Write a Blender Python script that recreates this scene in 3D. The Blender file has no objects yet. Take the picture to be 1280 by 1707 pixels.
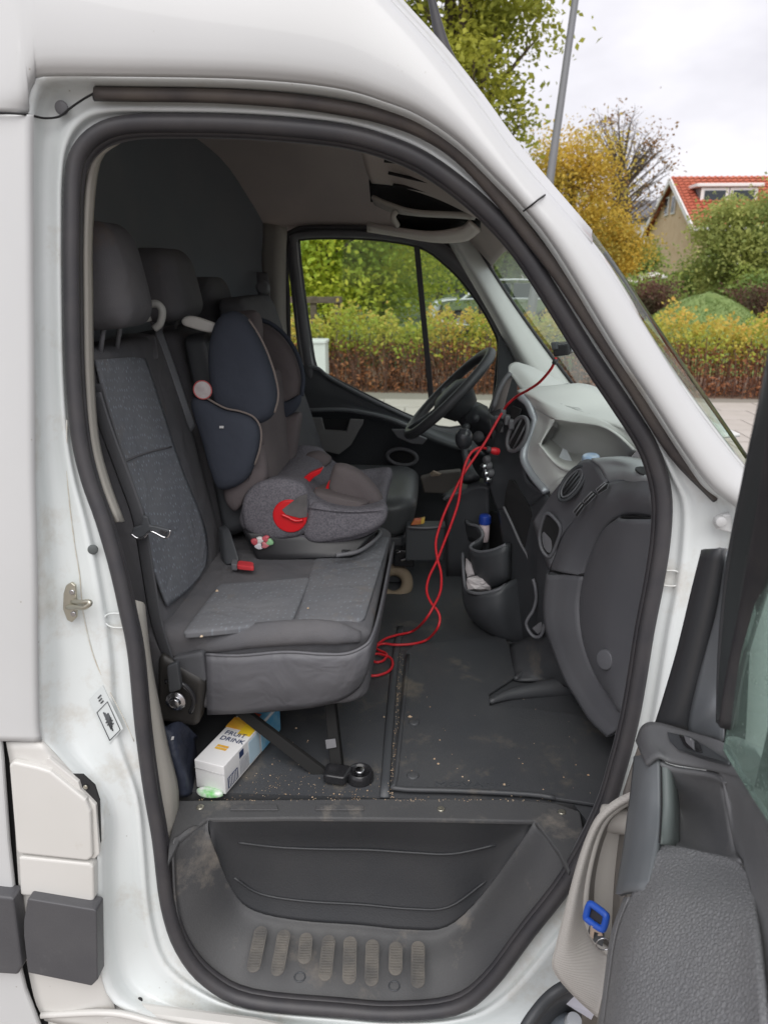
import bpy, bmesh, math, random
import numpy as np
from mathutils import Vector, Matrix
R = math.radians
rnd = random.Random(7)
scene = bpy.context.scene
COL = scene.collection

# ------------------------------------------------------------------ camera
F_PX = 1230.0                       # focal length for a 1280 x 1707 frame
PITCH, YAW, ROLL = R(18.1), R(3.5), R(0.0)
EYE = Vector((0.0, 0.0, 1.68))
FWD = Vector((-math.sin(YAW)*math.cos(PITCH), math.cos(YAW)*math.cos(PITCH), -math.sin(PITCH)))
RGT = Vector((math.cos(YAW), math.sin(YAW), 0.0))
UPV = RGT.cross(FWD)
cd = bpy.data.cameras.new('camera')
cam = bpy.data.objects.new('camera', cd); COL.objects.link(cam)
m = Matrix((RGT, UPV, -FWD)).transposed().to_4x4(); m.translation = EYE
cam.matrix_world = m
cd.sensor_fit = 'VERTICAL'; cd.sensor_height = 36.0; cd.lens = 36.0*F_PX/1707.0
cd.clip_start = 0.02; cd.clip_end = 2000
cd.dof.use_dof = True; cd.dof.focus_distance = 1.45; cd.dof.aperture_fstop = 6.5
scene.camera = cam

# ------------------------------------------------------------------ sky, sun, exposure
SUN_EL, SUN_AZ = R(54), R(176)      # soft light from behind the camera
w = bpy.data.worlds.new('World'); scene.world = w; w.use_nodes = True
nt = w.node_tree; nt.nodes.clear()
out = nt.nodes.new('ShaderNodeOutputWorld'); bg = nt.nodes.new('ShaderNodeBackground')
sky = nt.nodes.new('ShaderNodeTexSky'); sky.sky_type = 'NISHITA'; sky.sun_disc = False
sky.sun_elevation = SUN_EL; sky.sun_rotation = SUN_AZ
tc = nt.nodes.new('ShaderNodeTexCoord'); mp = nt.nodes.new('ShaderNodeMapping')
mp.inputs['Scale'].default_value = (1, 1, 2.2)
no = nt.nodes.new('ShaderNodeTexNoise'); no.inputs['Scale'].default_value = 2.3
no.inputs['Detail'].default_value = 5; no.inputs['Roughness'].default_value = .55
cr_ = nt.nodes.new('ShaderNodeValToRGB')
cr_.color_ramp.elements[0].position = .34; cr_.color_ramp.elements[0].color = (5.9, 5.75, 6.2, 1)
cr_.color_ramp.elements[1].position = .68; cr_.color_ramp.elements[1].color = (9.3, 9.1, 9.5, 1)
mx = nt.nodes.new('ShaderNodeMix'); mx.data_type = 'RGBA'; mx.inputs[0].default_value = .93
nt.links.new(tc.outputs['Generated'], mp.inputs[0]); nt.links.new(mp.outputs[0], no.inputs['Vector'])
nt.links.new(no.outputs[0], cr_.inputs[0])
nt.links.new(sky.outputs[0], mx.inputs[6]); nt.links.new(cr_.outputs[0], mx.inputs[7])
nt.links.new(mx.outputs[2], bg.inputs['Color']); bg.inputs['Strength'].default_value = .072
nt.links.new(bg.outputs[0], out.inputs['Surface'])
sd = bpy.data.lights.new('sun', 'SUN'); sd.energy = 1.5; sd.angle = R(60); sd.color = (1.0, .98, .95)
so = bpy.data.objects.new('sun', sd); COL.objects.link(so)
sdir = Vector((math.sin(SUN_AZ)*math.cos(SUN_EL), math.cos(SUN_AZ)*math.cos(SUN_EL), math.sin(SUN_EL)))
so.rotation_euler = sdir.to_track_quat('Z', 'Y').to_euler()
vs = scene.view_settings
vs.view_transform = 'Standard'; vs.look = 'None'; vs.gamma = 1.0; vs.exposure = 0.82
vs.use_curve_mapping = False
scene.cycles.max_bounces = 12; scene.cycles.diffuse_bounces = 8; scene.cycles.transparent_max_bounces = 12

# ------------------------------------------------------------------ places: a sight line meets a plane of the van
def ray(px, py): return FWD + RGT*((px-640)/F_PX) - UPV*((py-853.5)/F_PX)
def P(px, py, Y):
    d = ray(px, py); return EYE + d*(Y/d.y)
def PZ(px, py, z):
    d = ray(px, py); return EYE + d*((z-EYE.z)/d.z)
def PX(px, py, x):
    d = ray(px, py); return EYE + d*(x/d.x)
def PP(px, py, off=0.0):            # door aperture plane, leaning inwards towards the roof
    d = ray(px, py); return EYE + d*((.984+off+.115*EYE.z)/(d.y-.115*d.z))
def A(Y, pts): return [P(x, y, Y) for x, y in pts]
def AZ(z, pts): return [PZ(x, y, z) for x, y in pts]
def nr(pts, k): return [p+(EYE-p).normalized()*k for p in pts]
def Q(pts): return [P(*p) for p in pts]

# ------------------------------------------------------------------ materials
MATS = {}
def mat(name, col, rough=.6, metal=0.0, col2=None, nscale=8.0, bump=0.0, bscale=200.0, spec=.5,
        dirt=None, dscale=6.0, dpos=(.52, .72), coat=0.0, kind=None, stretch=None, specks=0, fab=.8, wr=0.0):
    if name in MATS: return MATS[name]
    M = bpy.data.materials.new(name); M.use_nodes = True; MATS[name] = M
    n = M.node_tree; b = n.nodes['Principled BSDF']; L = n.links.new
    b.inputs['Base Color'].default_value = (*col, 1); b.inputs['Roughness'].default_value = rough
    b.inputs['Metallic'].default_value = metal; b.inputs['Specular IOR Level'].default_value = spec
    b.inputs['Coat Weight'].default_value = coat
    t = n.nodes.new('ShaderNodeTexCoord'); vec = t.outputs['Object']
    if stretch:
        mpn = n.nodes.new('ShaderNodeMapping'); mpn.inputs['Scale'].default_value = stretch
        L(vec, mpn.inputs[0]); vec = mpn.outputs[0]
    cur = None
    def noise(s, detail=4):
        q = n.nodes.new('ShaderNodeTexNoise'); q.inputs['Scale'].default_value = s
        q.inputs['Detail'].default_value = detail; L(vec, q.inputs['Vector']); return q
    def mixc(f, a, b_):
        q = n.nodes.new('ShaderNodeMix'); q.data_type = 'RGBA'; L(f, q.inputs[0])
        if isinstance(a, tuple): q.inputs[6].default_value = (*a, 1)
        else: L(a, q.inputs[6])
        if isinstance(b_, tuple): q.inputs[7].default_value = (*b_, 1)
        else: L(b_, q.inputs[7])
        return q.outputs[2]
    def ramp(v, p0, p1, a=0.0, c=1.0):
        q = n.nodes.new('ShaderNodeMapRange'); L(v, q.inputs[0])
        for i, z in zip((1, 2, 3, 4), (p0, p1, a, c)): q.inputs[i].default_value = z
        return q.outputs[0]
    cur = col
    if col2: cur = mixc(ramp(noise(nscale).outputs[0], .35, .65), col, col2)
    if kind == 'fabric':            # woven seat cloth with rows of pale dashes, laid out on the panel's own UV in metres
        uv = t.outputs['UV']
        mpn = n.nodes.new('ShaderNodeMapping'); mpn.inputs['Scale'].default_value = (75, 52, 1); L(uv, mpn.inputs[0])
        v = n.nodes.new('ShaderNodeTexVoronoi'); v.inputs['Scale'].default_value = 1; v.inputs['Randomness'].default_value = .55
        v.voronoi_dimensions = '2D'; v.distance = 'MINKOWSKI' if False else 'EUCLIDEAN'
        L(mpn.outputs[0], v.inputs['Vector'])
        nz = noise(30); 
        f = ramp(v.outputs['Distance'], .20, .12)
        mm = n.nodes.new('ShaderNodeMath'); mm.operation = 'MULTIPLY'; L(f, mm.inputs[0]); L(ramp(nz.outputs[0], .35, .6, .1*fab, fab), mm.inputs[1])
        cur = mixc(mm.outputs[0], cur, (.30, .335, .38))
    if kind == 'ribs':
        wv = n.nodes.new('ShaderNodeTexWave'); wv.inputs['Scale'].default_value = bscale; wv.bands_direction = 'Z'
        L(vec, wv.inputs['Vector'])
        bp = n.nodes.new('ShaderNodeBump'); bp.inputs['Strength'].default_value = bump; bp.inputs['Distance'].default_value = .002
        L(wv.outputs[0], bp.inputs['Height']); L(bp.outputs[0], b.inputs['Normal']); bump = 0
    if kind == 'leaf':
        oi = n.nodes.new('ShaderNodeAttribute'); oi.attribute_name = 'tint'
        cur = mixc(oi.outputs['Fac'], col, col2)
        if dirt: 
            cur = mixc(ramp(noise(dscale).outputs[0], dpos[0], dpos[1]), cur, dirt)
        dirt = None
    if dirt:
        dn = noise(dscale, 10); dn.inputs['Roughness'].default_value = .70; f = ramp(dn.outputs[0], dpos[0], dpos[1], 0, .85)
        cur = mixc(f, cur, dirt)
        rr = ramp(f, 0, 1, rough, min(1, rough+.35)); L(rr, b.inputs['Roughness'])
    if specks:
        sv_ = n.nodes.new('ShaderNodeTexVoronoi'); sv_.inputs['Scale'].default_value = 42; L(vec, sv_.inputs['Vector'])
        sf = ramp(sv_.outputs['Distance'], .075, .045); sn = noise(6, 6); sm_ = n.nodes.new('ShaderNodeMath'); sm_.operation = 'MULTIPLY'
        L(sf, sm_.inputs[0]); L(ramp(sn.outputs[0], .50, .64, 0, specks), sm_.inputs[1]); cur = mixc(sm_.outputs[0], cur, (.20, .16, .11))
    if not isinstance(cur, tuple): L(cur, b.inputs['Base Color'])
    if kind == 'leaf':              # thin leaves let some light through
        tl_ = n.nodes.new('ShaderNodeBsdfTranslucent'); ms_ = n.nodes.new('ShaderNodeMixShader'); ms_.inputs[0].default_value = .45
        L(cur, tl_.inputs[0]) if not isinstance(cur, tuple) else None
        L(b.outputs[0], ms_.inputs[1]); L(tl_.outputs[0], ms_.inputs[2]); L(ms_.outputs[0], n.nodes['Material Output'].inputs[0])
    if bump:
        q = noise(bscale, 3); bp = n.nodes.new('ShaderNodeBump'); bp.inputs['Strength'].default_value = bump
        bp.inputs['Distance'].default_value = .002 if bscale > 60 else .01
        L(q.outputs[0], bp.inputs['Height']); L(bp.outputs[0], b.inputs['Normal'])
        if wr:                      # soft creases in cloth and vinyl
            q2 = noise(11, 2); q2.inputs['Distortion'].default_value = 1.2; bp2 = n.nodes.new('ShaderNodeBump')
            bp2.inputs['Strength'].default_value = wr; bp2.inputs['Distance'].default_value = .02
            L(q2.outputs[0], bp2.inputs['Height']); L(bp2.outputs[0], bp.inputs['Normal'])
    if kind == 'grain':             # leather-like pebbling
        v = n.nodes.new('ShaderNodeTexVoronoi'); v.inputs['Scale'].default_value = bscale; v.feature = 'DISTANCE_TO_EDGE'
        L(vec, v.inputs['Vector'])
        bp = n.nodes.new('ShaderNodeBump'); bp.inputs['Strength'].default_value = .6; bp.inputs['Distance'].default_value = .002
        L(ramp(v.outputs['Distance'], 0, .25), bp.inputs['Height']); L(bp.outputs[0], b.inputs['Normal'])
    return M

def glass(name, tint, rough=0.0, drops=False, gloss=.35):
    M = bpy.data.materials.new(name); M.use_nodes = True; n = M.node_tree; L = n.links.new
    n.nodes.clear(); o = n.nodes.new('ShaderNodeOutputMaterial')
    tr = n.nodes.new('ShaderNodeBsdfTransparent'); tr.inputs[0].default_value = (*tint, 1)
    g = n.nodes.new('ShaderNodeBsdfGlossy'); g.inputs['Roughness'].default_value = rough
    fr = n.nodes.new('ShaderNodeFresnel'); fr.inputs[0].default_value = 1.45
    mm = n.nodes.new('ShaderNodeMixShader'); sc_ = n.nodes.new('ShaderNodeMath'); sc_.operation = 'MULTIPLY'; sc_.inputs[1].default_value = gloss; L(fr.outputs[0], sc_.inputs[0]); L(sc_.outputs[0], mm.inputs[0])
    L(tr.outputs[0], mm.inputs[1]); L(g.outputs[0], mm.inputs[2]); last = mm.outputs[0]
    if drops:                       # beads of rain and a film of dust on the pane
        t = n.nodes.new('ShaderNodeTexCoord'); v = n.nodes.new('ShaderNodeTexVoronoi'); v.inputs['Scale'].default_value = 130
        L(t.outputs['Object'], v.inputs['Vector'])
        nz = n.nodes.new('ShaderNodeTexNoise'); nz.inputs['Scale'].default_value = 25; L(t.outputs['Object'], nz.inputs['Vector'])
        a = n.nodes.new('ShaderNodeMath'); a.operation = 'LESS_THAN'; a.inputs[1].default_value = .22; L(v.outputs['Distance'], a.inputs[0])
        c = n.nodes.new('ShaderNodeMath'); c.operation = 'GREATER_THAN'; c.inputs[1].default_value = .55; L(nz.outputs[0], c.inputs[0])
        d = n.nodes.new('ShaderNodeMath'); d.operation = 'MULTIPLY'; L(a.outputs[0], d.inputs[0]); L(c.outputs[0], d.inputs[1])
        e = n.nodes.new('ShaderNodeMath'); e.operation = 'MULTIPLY_ADD'; L(d.outputs[0], e.inputs[0]); e.inputs[1].default_value = .4; e.inputs[2].default_value = .16
        df = n.nodes.new('ShaderNodeBsdfDiffuse'); df.inputs[0].default_value = (.42, .52, .48, 1)
        m2 = n.nodes.new('ShaderNodeMixShader'); L(e.outputs[0], m2.inputs[0]); L(last, m2.inputs[1]); L(df.outputs[0], m2.inputs[2]); last = m2.outputs[0]
    L(last, o.inputs[0]); return M

# ------------------------------------------------------------------ object helpers
def link(name, me, m=None, parent=None, label=None):
    o = bpy.data.objects.new(name, me); COL.objects.link(o)
    if m is not None and me is not None: me.materials.append(m)
    if parent is not None: o.parent = parent
    if label: o['label'] = label
    return o
def empty(name, loc=(0, 0, 0), parent=None):
    o = bpy.data.objects.new(name, None); COL.objects.link(o); o.location = loc; o.empty_display_size = .1
    if parent is not None: o.parent = parent
    return o
def tag(o, label, cat, group=None, kind=None):
    o['label'] = label; o['category'] = cat
    if group: o['group'] = group
    if kind: o['kind'] = kind
    return o
ORG = {}                            # world origin of a thing whose empty is not at zero
def put(o):                         # keep world coordinates for children of an empty away from zero
    if o.parent is not None:
        q = o.parent; off = Vector((0, 0, 0))
        while q is not None: off += q.location; q = q.parent
        o.location = o.location - off
    return o
def mesh(name, vs_, fs, m=None, parent=None, smooth=True, label=None, uvs=None, solid=0.0, soff=0.0, bevel=0.0, sub=0, bseg=2):
    me = bpy.data.meshes.new(name); me.from_pydata([tuple(v) for v in vs_], [], fs); me.update()
    if uvs is not None:
        ul = me.uv_layers.new(name='UV')
        for li, lp in enumerate(me.loops): ul.data[li].uv = uvs[lp.vertex_index]
    if smooth: me.polygons.foreach_set('use_smooth', [True]*len(me.polygons))
    o = link(name, me, m, parent, label); put(o)
    if sub:
        q = o.modifiers.new('s', 'SUBSURF'); q.levels = q.render_levels = sub
    if solid:
        q = o.modifiers.new('t', 'SOLIDIFY'); q.thickness = solid; q.offset = soff
    if bevel:
        q = o.modifiers.new('b', 'BEVEL'); q.width = bevel; q.segments = bseg; q.limit_method = 'ANGLE'; q.angle_limit = R(40)
    return o
def crv(p, n, closed=False):        # Catmull-Rom through p, n samples per span
    p = [Vector(q) for q in p]; k = len(p); o = []
    spans = k if closed else k-1
    for i in range(spans):
        if closed: a, b, c, d = p[(i-1) % k], p[i], p[(i+1) % k], p[(i+2) % k]
        else: a, b, c, d = p[max(i-1, 0)], p[i], p[i+1], p[min(i+2, k-1)]
        if not closed and i == 0: a = b*2-c
        if not closed and i == k-2: d = c*2-b
        for j in range(n):
            t = j/n; t2 = t*t; t3 = t2*t
            o.append(.5*((2*b)+(c-a)*t+(2*a-5*b+4*c-d)*t2+(3*b-a-3*c+d)*t3))
    if not closed: o.append(p[-1].copy())
    return o
def patch(name, rows, m, parent=None, nu=6, nv=6, solid=.004, soff=0.0, label=None, closed=False, lin=False, bevel=0.0, fine=True):
    rows = [[Vector(q) for q in r_] for r_ in rows]
    g = [crv(r_, nu, closed) for r_ in rows]
    if not lin and len(rows) > 1:
        cols = [crv([r_[i] for r_ in g], nv) for i in range(len(g[0]))]
        g = [[c[j] for c in cols] for j in range(len(cols[0]))]
    nr, nc = len(g), len(g[0]); vs_ = [q for r_ in g for q in r_]; fs = []
    mc = nc if closed else nc-1
    for i in range(nr-1):
        for j in range(mc): fs.append((i*nc+j, i*nc+(j+1) % nc, (i+1)*nc+(j+1) % nc, (i+1)*nc+j))
    uv = []
    mid = g[nr//2]; midc = [r_[nc//2] for r_ in g]
    ul = [0]; 
    for j in range(1, nc): ul.append(ul[-1]+(mid[j]-mid[j-1]).length)
    vl = [0]
    for i in range(1, nr): vl.append(vl[-1]+(midc[i]-midc[i-1]).length)
    for i in range(nr):
        for j in range(nc): uv.append((ul[j], vl[i]))
    return mesh(name, vs_, fs, m, parent, True, label, uv, solid, soff, bevel)
def tube(name, pts, r_, m, parent=None, closed=False, n=5, seg=10, label=None, flat=1.0, up=None, cap=True, smooth_path=True, flat_dir=None):
    p = crv(pts, n, closed) if smooth_path else [Vector(q) for q in pts]
    k = len(p); vs_, fs = [], []
    nrm = None
    for i, q in enumerate(p):
        a = p[(i-1) % k] if (closed or i > 0) else p[i]; b = p[(i+1) % k] if (closed or i < k-1) else p[i]
        t = (b-a).normalized()
        if nrm is None:
            nrm = t.orthogonal().normalized() if flat_dir is None else Vector(flat_dir)
        if flat_dir is not None: nrm = Vector(flat_dir)
        nrm = (nrm-t*nrm.dot(t)).normalized(); bi = t.cross(nrm)
        rad = r_ if not isinstance(r_, (list, tuple)) else r_[0]+(r_[-1]-r_[0])*i/(k-1) if len(r_) == 2 else np.interp(i/(k-1), np.linspace(0, 1, len(r_)), r_)
        for s in range(seg):
            an = 2*math.pi*s/seg; vs_.append(q+nrm*(math.cos(an)*rad)+bi*(math.sin(an)*rad*flat))
    kk = k if closed else k-1
    for i in range(kk):
        for s in range(seg):
            fs.append((i*seg+s, i*seg+(s+1) % seg, ((i+1) % k)*seg+(s+1) % seg, ((i+1) % k)*seg+s))
    if cap and not closed:
        fs.append(tuple(reversed(range(seg)))); fs.append(tuple((k-1)*seg+s for s in range(seg)))
    return mesh(name, vs_, fs, m, parent, True, label)
def softbox(name, c8, m, parent=None, r_=(.3, .3, .3), bulge=(0, 0, 0), nf=4, ns=3, label=None, fn=None, uvax=None):
    if not isinstance(r_, tuple): r_ = (r_, r_, r_)
    def coords(rr):
        inner = list(np.linspace(-(1-rr), 1-rr, nf+1))
        rim = [(1-rr)+rr*math.tan(R(45*(i/ns))) for i in range(1, ns+1)]
        return [-q for q in reversed(rim)]+inner+rim
    C = [coords(q) for q in r_]; vid = {}; vs_ = []; fs = []
    def vert(i, j, k):
        key = (i, j, k)
        if key in vid: return vid[key]
        p = [C[0][i], C[1][j], C[2][k]]; q = [max(-(1-r_[a]), min(1-r_[a], p[a])) for a in range(3)]
        d = [(p[a]-q[a])/r_[a] for a in range(3)]; L_ = math.sqrt(sum(x*x for x in d))
        mxd = max(abs(x) for x in d)
        if L_ > 1e-9:
            p = [q[a]+r_[a]*d[a]/L_*(1 if True else mxd) for a in range(3)]
        f = [1-min(1, abs(x))**2 for x in p]
        p2 = list(p)
        for a in range(3):
            b_, c_ = (a+1) % 3, (a+2) % 3
            p2[a] += bulge[a]*p[a]*f[b_]*f[c_]
        if fn: p2 = fn(p2)
        vid[key] = len(vs_); vs_.append(p2); return vid[key]
    N = [len(q)-1 for q in C]
    for a in range(3):
        b_, c_ = (a+1) % 3, (a+2) % 3
        for side in (0, N[a]):
            for i in range(N[b_]):
                for j in range(N[c_]):
                    def key(x, y):
                        t = [0, 0, 0]; t[a] = side; t[b_] = x; t[c_] = y; return vert(*t)
                    f = (key(i, j), key(i+1, j), key(i+1, j+1), key(i, j+1))
                    fs.append(f if side else f[::-1])
    c8 = [Vector(q) for q in c8]; res = []; uv = []
    for p in vs_:
        u, v, w_ = [(x+1)/2 for x in p]
        a = c8[0]*(1-u)+c8[1]*u; b_ = c8[3]*(1-u)+c8[2]*u; c_ = c8[4]*(1-u)+c8[5]*u; d = c8[7]*(1-u)+c8[6]*u
        res.append((a*(1-v)+b_*v)*(1-w_)+(c_*(1-v)+d*v)*w_)
        uv.append((u*(c8[1]-c8[0]).length, v*(c8[3]-c8[0]).length))
    return mesh(name, res, fs, m, parent, True, label, uv)
def box8(x0, x1, y0, y1, z0, z1):
    return [(x0, y0, z0), (x1, y0, z0), (x1, y1, z0), (x0, y1, z0), (x0, y0, z1), (x1, y0, z1), (x1, y1, z1), (x0, y1, z1)]
def ext8(q4, v):                    # four corners and a depth vector
    q4 = [Vector(q) for q in q4]; v = Vector(v); return q4+[q+v for q in q4]
def plate(name, pts, v, m, parent=None, bevel=.002, n=1, label=None, smooth=False, bseg=2):
    p = crv(pts, n, True) if n > 1 else [Vector(q) for q in pts]
    v = Vector(v); k = len(p)
    vs_ = p+[q+v for q in p]
    fs = [tuple(range(k)), tuple(reversed(range(k, 2*k)))]+[(i, i+k, (i+1) % k+k, (i+1) % k) for i in range(k)]
    o = mesh(name, vs_, fs, m, parent, False, label, None, 0, 0, bevel, 0, bseg)
    bm = bmesh.new(); bm.from_mesh(o.data); bmesh.ops.recalc_face_normals(bm, faces=bm.faces); bm.to_mesh(o.data); bm.free()
    return o
def pillow(name, pts, v, m, parent=None, n=5, label=None, both=True, flat=.55):
    p = crv(pts, n, True); v = Vector(v); k = len(p); c = sum(p, Vector())/k
    prof = [(1, 0), (.985, .35), (.94, .62), (.86, .82), (.70, .95), (.45, 1.0), (.2, 1.0)]
    vs_, fs = [], []
    def ring(s, h): 
        i = len(vs_); vs_.extend([c+(q-c)*s+v*h for q in p]); return i
    base = ring(1, 0); last = base
    for s, h in prof[1:]:
        cur = ring(s, h)
        for i in range(k): fs.append((last+i, last+(i+1) % k, cur+(i+1) % k, cur+i))
        last = cur
    vs_.append(c+v); e = len(vs_)-1
    for i in range(k): fs.append((last+i, last+(i+1) % k, e))
    last = base
    if both:
        for s, h in prof[1:]:
            cur = ring(s, -h*flat)
            for i in range(k): fs.append((last+(i+1) % k, last+i, cur+i, cur+(i+1) % k))
            last = cur
        vs_.append(c-v*flat); e = len(vs_)-1
        for i in range(k): fs.append((last+(i+1) % k, last+i, e))
    o = mesh(name, vs_, fs, m, parent, True, label)
    bm = bmesh.new(); bm.from_mesh(o.data); bmesh.ops.recalc_face_normals(bm, faces=bm.faces); bm.to_mesh(o.data); bm.free()
    return o
def lathe(name, prof, base, axis, m, parent=None, seg=24, label=None, smooth=True):
    ax = Vector(axis).normalized(); n1 = ax.orthogonal().normalized(); n2 = ax.cross(n1); base = Vector(base); vs_, fs = [], []
    for r_, h in prof:
        for s in range(seg):
            a = 2*math.pi*s/seg; vs_.append(base+ax*h+n1*(math.cos(a)*r_)+n2*(math.sin(a)*r_))
    for i in range(len(prof)-1):
        for s in range(seg): fs.append((i*seg+s, i*seg+(s+1) % seg, (i+1)*seg+(s+1) % seg, (i+1)*seg+s))
    fs.append(tuple(reversed(range(seg)))); fs.append(tuple((len(prof)-1)*seg+s for s in range(seg)))
    return mesh(name, vs_, fs, m, parent, smooth, label, None, 0, 0, .0008)
def text(name, s, loc, right, upd, size, m, parent=None, extrude=.0006, wide=1.0, label=None, align='LEFT'):
    c = bpy.data.curves.new(name, 'FONT'); c.body = s; c.size = 1.0; c.extrude = 0; c.align_x = align; c.resolution_u = 3
    o = bpy.data.objects.new(name, c); COL.objects.link(o)
    dg = bpy.context.evaluated_depsgraph_get(); me = bpy.data.meshes.new_from_object(o.evaluated_get(dg))
    bpy.data.objects.remove(o)
    r_ = Vector(right).normalized(); u_ = Vector(upd); u_ = (u_-r_*u_.dot(r_)).normalized(); n_ = r_.cross(u_)
    mt = Matrix((r_*size*wide, u_*size, n_)).transposed().to_4x4(); mt.translation = Vector(loc)
    me.transform(mt); me.materials.clear()
    ob = link(name, me, m, parent, label); put(ob)
    q = ob.modifiers.new('t', 'SOLIDIFY'); q.thickness = extrude; q.offset = 1
    return ob

# ------------------------------------------------------------------ palette
WHITE = mat('white_paint', (.545, .55, .55), .38, col2=(.52, .526, .525), nscale=3, coat=.3, specks=.5, dirt=(.50, .44, .34), dscale=5, dpos=(.66, .92))
JAMB = mat('white_jamb_paint', (.70, .73, .728), .36, col2=(.665, .70, .695), nscale=4, coat=.3, specks=.8, dirt=(.40, .33, .24), dscale=7, dpos=(.54, .86))
CREAM = mat('aged_white_paint', (.60, .59, .565), .36, col2=(.565, .555, .525), nscale=4, coat=.3, specks=.7, dirt=(.40, .33, .25), dscale=9, dpos=(.62, .9))
RUBBER = mat('black_rubber', (.040, .039, .044), .5, col2=(.052, .049, .052), nscale=20, bump=.06, bscale=160)
GUTTER = mat('weathered_rubber', (.060, .052, .052), .6, col2=(.10, .085, .075), nscale=14)
BLACKP = mat('black_plastic', (.060, .064, .070), .48, bump=.12, bscale=450)
DARKP = mat('charcoal_plastic', (.130, .133, .146), .5, col2=(.145, .147, .158), nscale=5, bump=.18, bscale=420, dirt=(.10, .095, .09), dscale=7, dpos=(.62, .9))
MIDP = mat('mid_grey_plastic', (.15, .15, .16), .55, bump=.15, bscale=420)
LIGHTP = mat('pale_grey_plastic', (.66, .67, .645), .5, col2=(.62, .63, .605), nscale=5, bump=.12, bscale=420)
TRIMP = mat('beige_grey_trim', (.42, .40, .36), .6, bump=.15, bscale=400, dirt=(.2, .18, .15), dscale=8, dpos=(.6, .9))
SILVER = mat('silver_plastic', (.36, .38, .41), .35, metal=.35)
VINYL = mat('grey_vinyl', (.105, .105, .116), .5, col2=(.118, .118, .128), nscale=6, bump=.2, wr=.35, bscale=500)
CLOTH = mat('dark_seat_cloth', (.118, .118, .127), .95, col2=(.133, .13, .136), nscale=10, bump=.6, bscale=700, wr=.35, spec=.15, dirt=(.16, .11, .075), dscale=4.5, dpos=(.60, .80))
STEPR = mat('shaded_riser_plastic', (.032, .034, .038), .5, col2=(.040, .041, .044), nscale=6, bump=.2, bscale=300, dirt=(.10, .095, .09), dscale=14, dpos=(.66, .86))  # riser darker than the tread: shade of the well put into its colour
PATS = mat('worn_seat_cloth', (.150, .155, .168), .95, col2=(.172, .174, .184), nscale=9, bump=.5, bscale=700, wr=.35, spec=.15, kind='fabric', fab=.30, dirt=(.23, .185, .135), dscale=5, dpos=(.55, .76))
PATT = mat('patterned_seat_cloth', (.155, .163, .182), .95, col2=(.172, .18, .196), nscale=9, bump=.5, bscale=700, wr=.35, spec=.15, kind='fabric', dirt=(.19, .145, .10), dscale=3.6, dpos=(.60, .80))
LINER = mat('headliner_felt', (.62, .55, .52), .95, col2=(.57, .51, .485), nscale=6, bump=.3, bscale=500, spec=.1)
BULK = mat('bulkhead_felt', (.21, .23, .255), .9, col2=(.235, .25, .27), nscale=4, bump=.3, bscale=300, spec=.15)
MATR = mat('rubber_mat', (.054, .057, .063), .5, col2=(.068, .070, .074), nscale=5, bump=.25, bscale=260, dirt=(.20, .17, .13), dscale=8, dpos=(.56, .80))
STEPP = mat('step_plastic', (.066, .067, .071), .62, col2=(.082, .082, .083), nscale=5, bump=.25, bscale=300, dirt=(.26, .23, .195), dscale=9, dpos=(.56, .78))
PADM = mat('worn_tread_rubber', (.098, .094, .090), .8, col2=(.16, .147, .13), nscale=26, bump=.4, bscale=200)
METAL = mat('zinc_metal', (.52, .50, .42), .34, metal=.9, dirt=(.2, .15, .1), dscale=30, dpos=(.55, .8))
CHROME = mat('steel', (.6, .6, .62), .22, metal=1.0)
BLACKM = mat('black_gloss_metal', (.02, .02, .022), .22)
BELT = mat('belt_webbing', (.085, .087, .095), .75, bump=.5, bscale=800)
GAP = mat('shut_gap_shadow', (.017, .017, .018), .8)  # near-black for joints and dark parts; also paints the shade in openings
GLASS = glass('window_glass', (.90, .95, .92))
WGLASS = glass('windscreen_glass', (.84, .93, .89))
DGLASS = glass('wet_window_glass', (.78, .90, .85), drops=True)
RED = mat('red_plastic', (.70, .012, .018), .3, coat=.3)
REDC = mat('red_cable_sheath', (.62, .02, .03), .42)

van = empty('van', (-.05, 2.05, 0))
tag(van, 'white panel van with its passenger door open onto the dark grey cab', 'van')
Yv = Vector((0, 1, 0))
def unit(a): return Vector(a).normalized()

# ---- loops round the passenger door opening (station by station: seal line, outer skin edge)
SEAL = [(122,300),(133,255),(165,222),(215,207),(300,205),(400,207),(500,214),(580,224),(640,240),(700,265),(760,305),(810,348),(860,402),(906,469),(976,581),(1035,669),(1078,736),(1097,785),(1106,837),(1103,902),(1093,968),(1077,1050),(1064,1132),(1052,1198),(1034,1270),(1005,1360),(947,1468),(880,1555),(815,1640),(757,1680),(656,1690),(567,1684),(418,1669),(347,1634),(303,1580),(279,1506),(266,1400),(252,1319),(238,1215),(226,1090),(211,1014),(194,940),(172,865),(149,800),(133,730),(123,620),(120,474),(120,380)]
SKIN = [(46,300),(46,210),(50,150),(75,127),(200,127),(380,130),(500,138),(580,150),(640,168),(700,192),(765,236),(825,295),(877,350),(930,420),(1023,573),(1085,666),(1141,753),(1185,812),(1235,850),(1240,920),(1235,990),(1222,1060),(1208,1140),(1195,1210),(1175,1290),(1150,1390),(1095,1530),(1010,1650),(900,1735),(800,1752),(670,1752),(567,1745),(400,1728),(290,1708),(190,1672),(163,1580),(161,1450),(159,1340),(64,1236),(58,1100),(57,1014),(56,940),(54,865),(52,800),(51,730),(50,620),(48,474),(47,380)]
n_ = len(SEAL)
def loop(pts, off): return [PP(x, y, off) for x, y in pts]
def mixpx(f): return [(a[0]+(b[0]-a[0])*f, a[1]+(b[1]-a[1])*f) for a, b in zip(SKIN, SEAL)]
sk = loop(SKIN, -.060)
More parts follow.
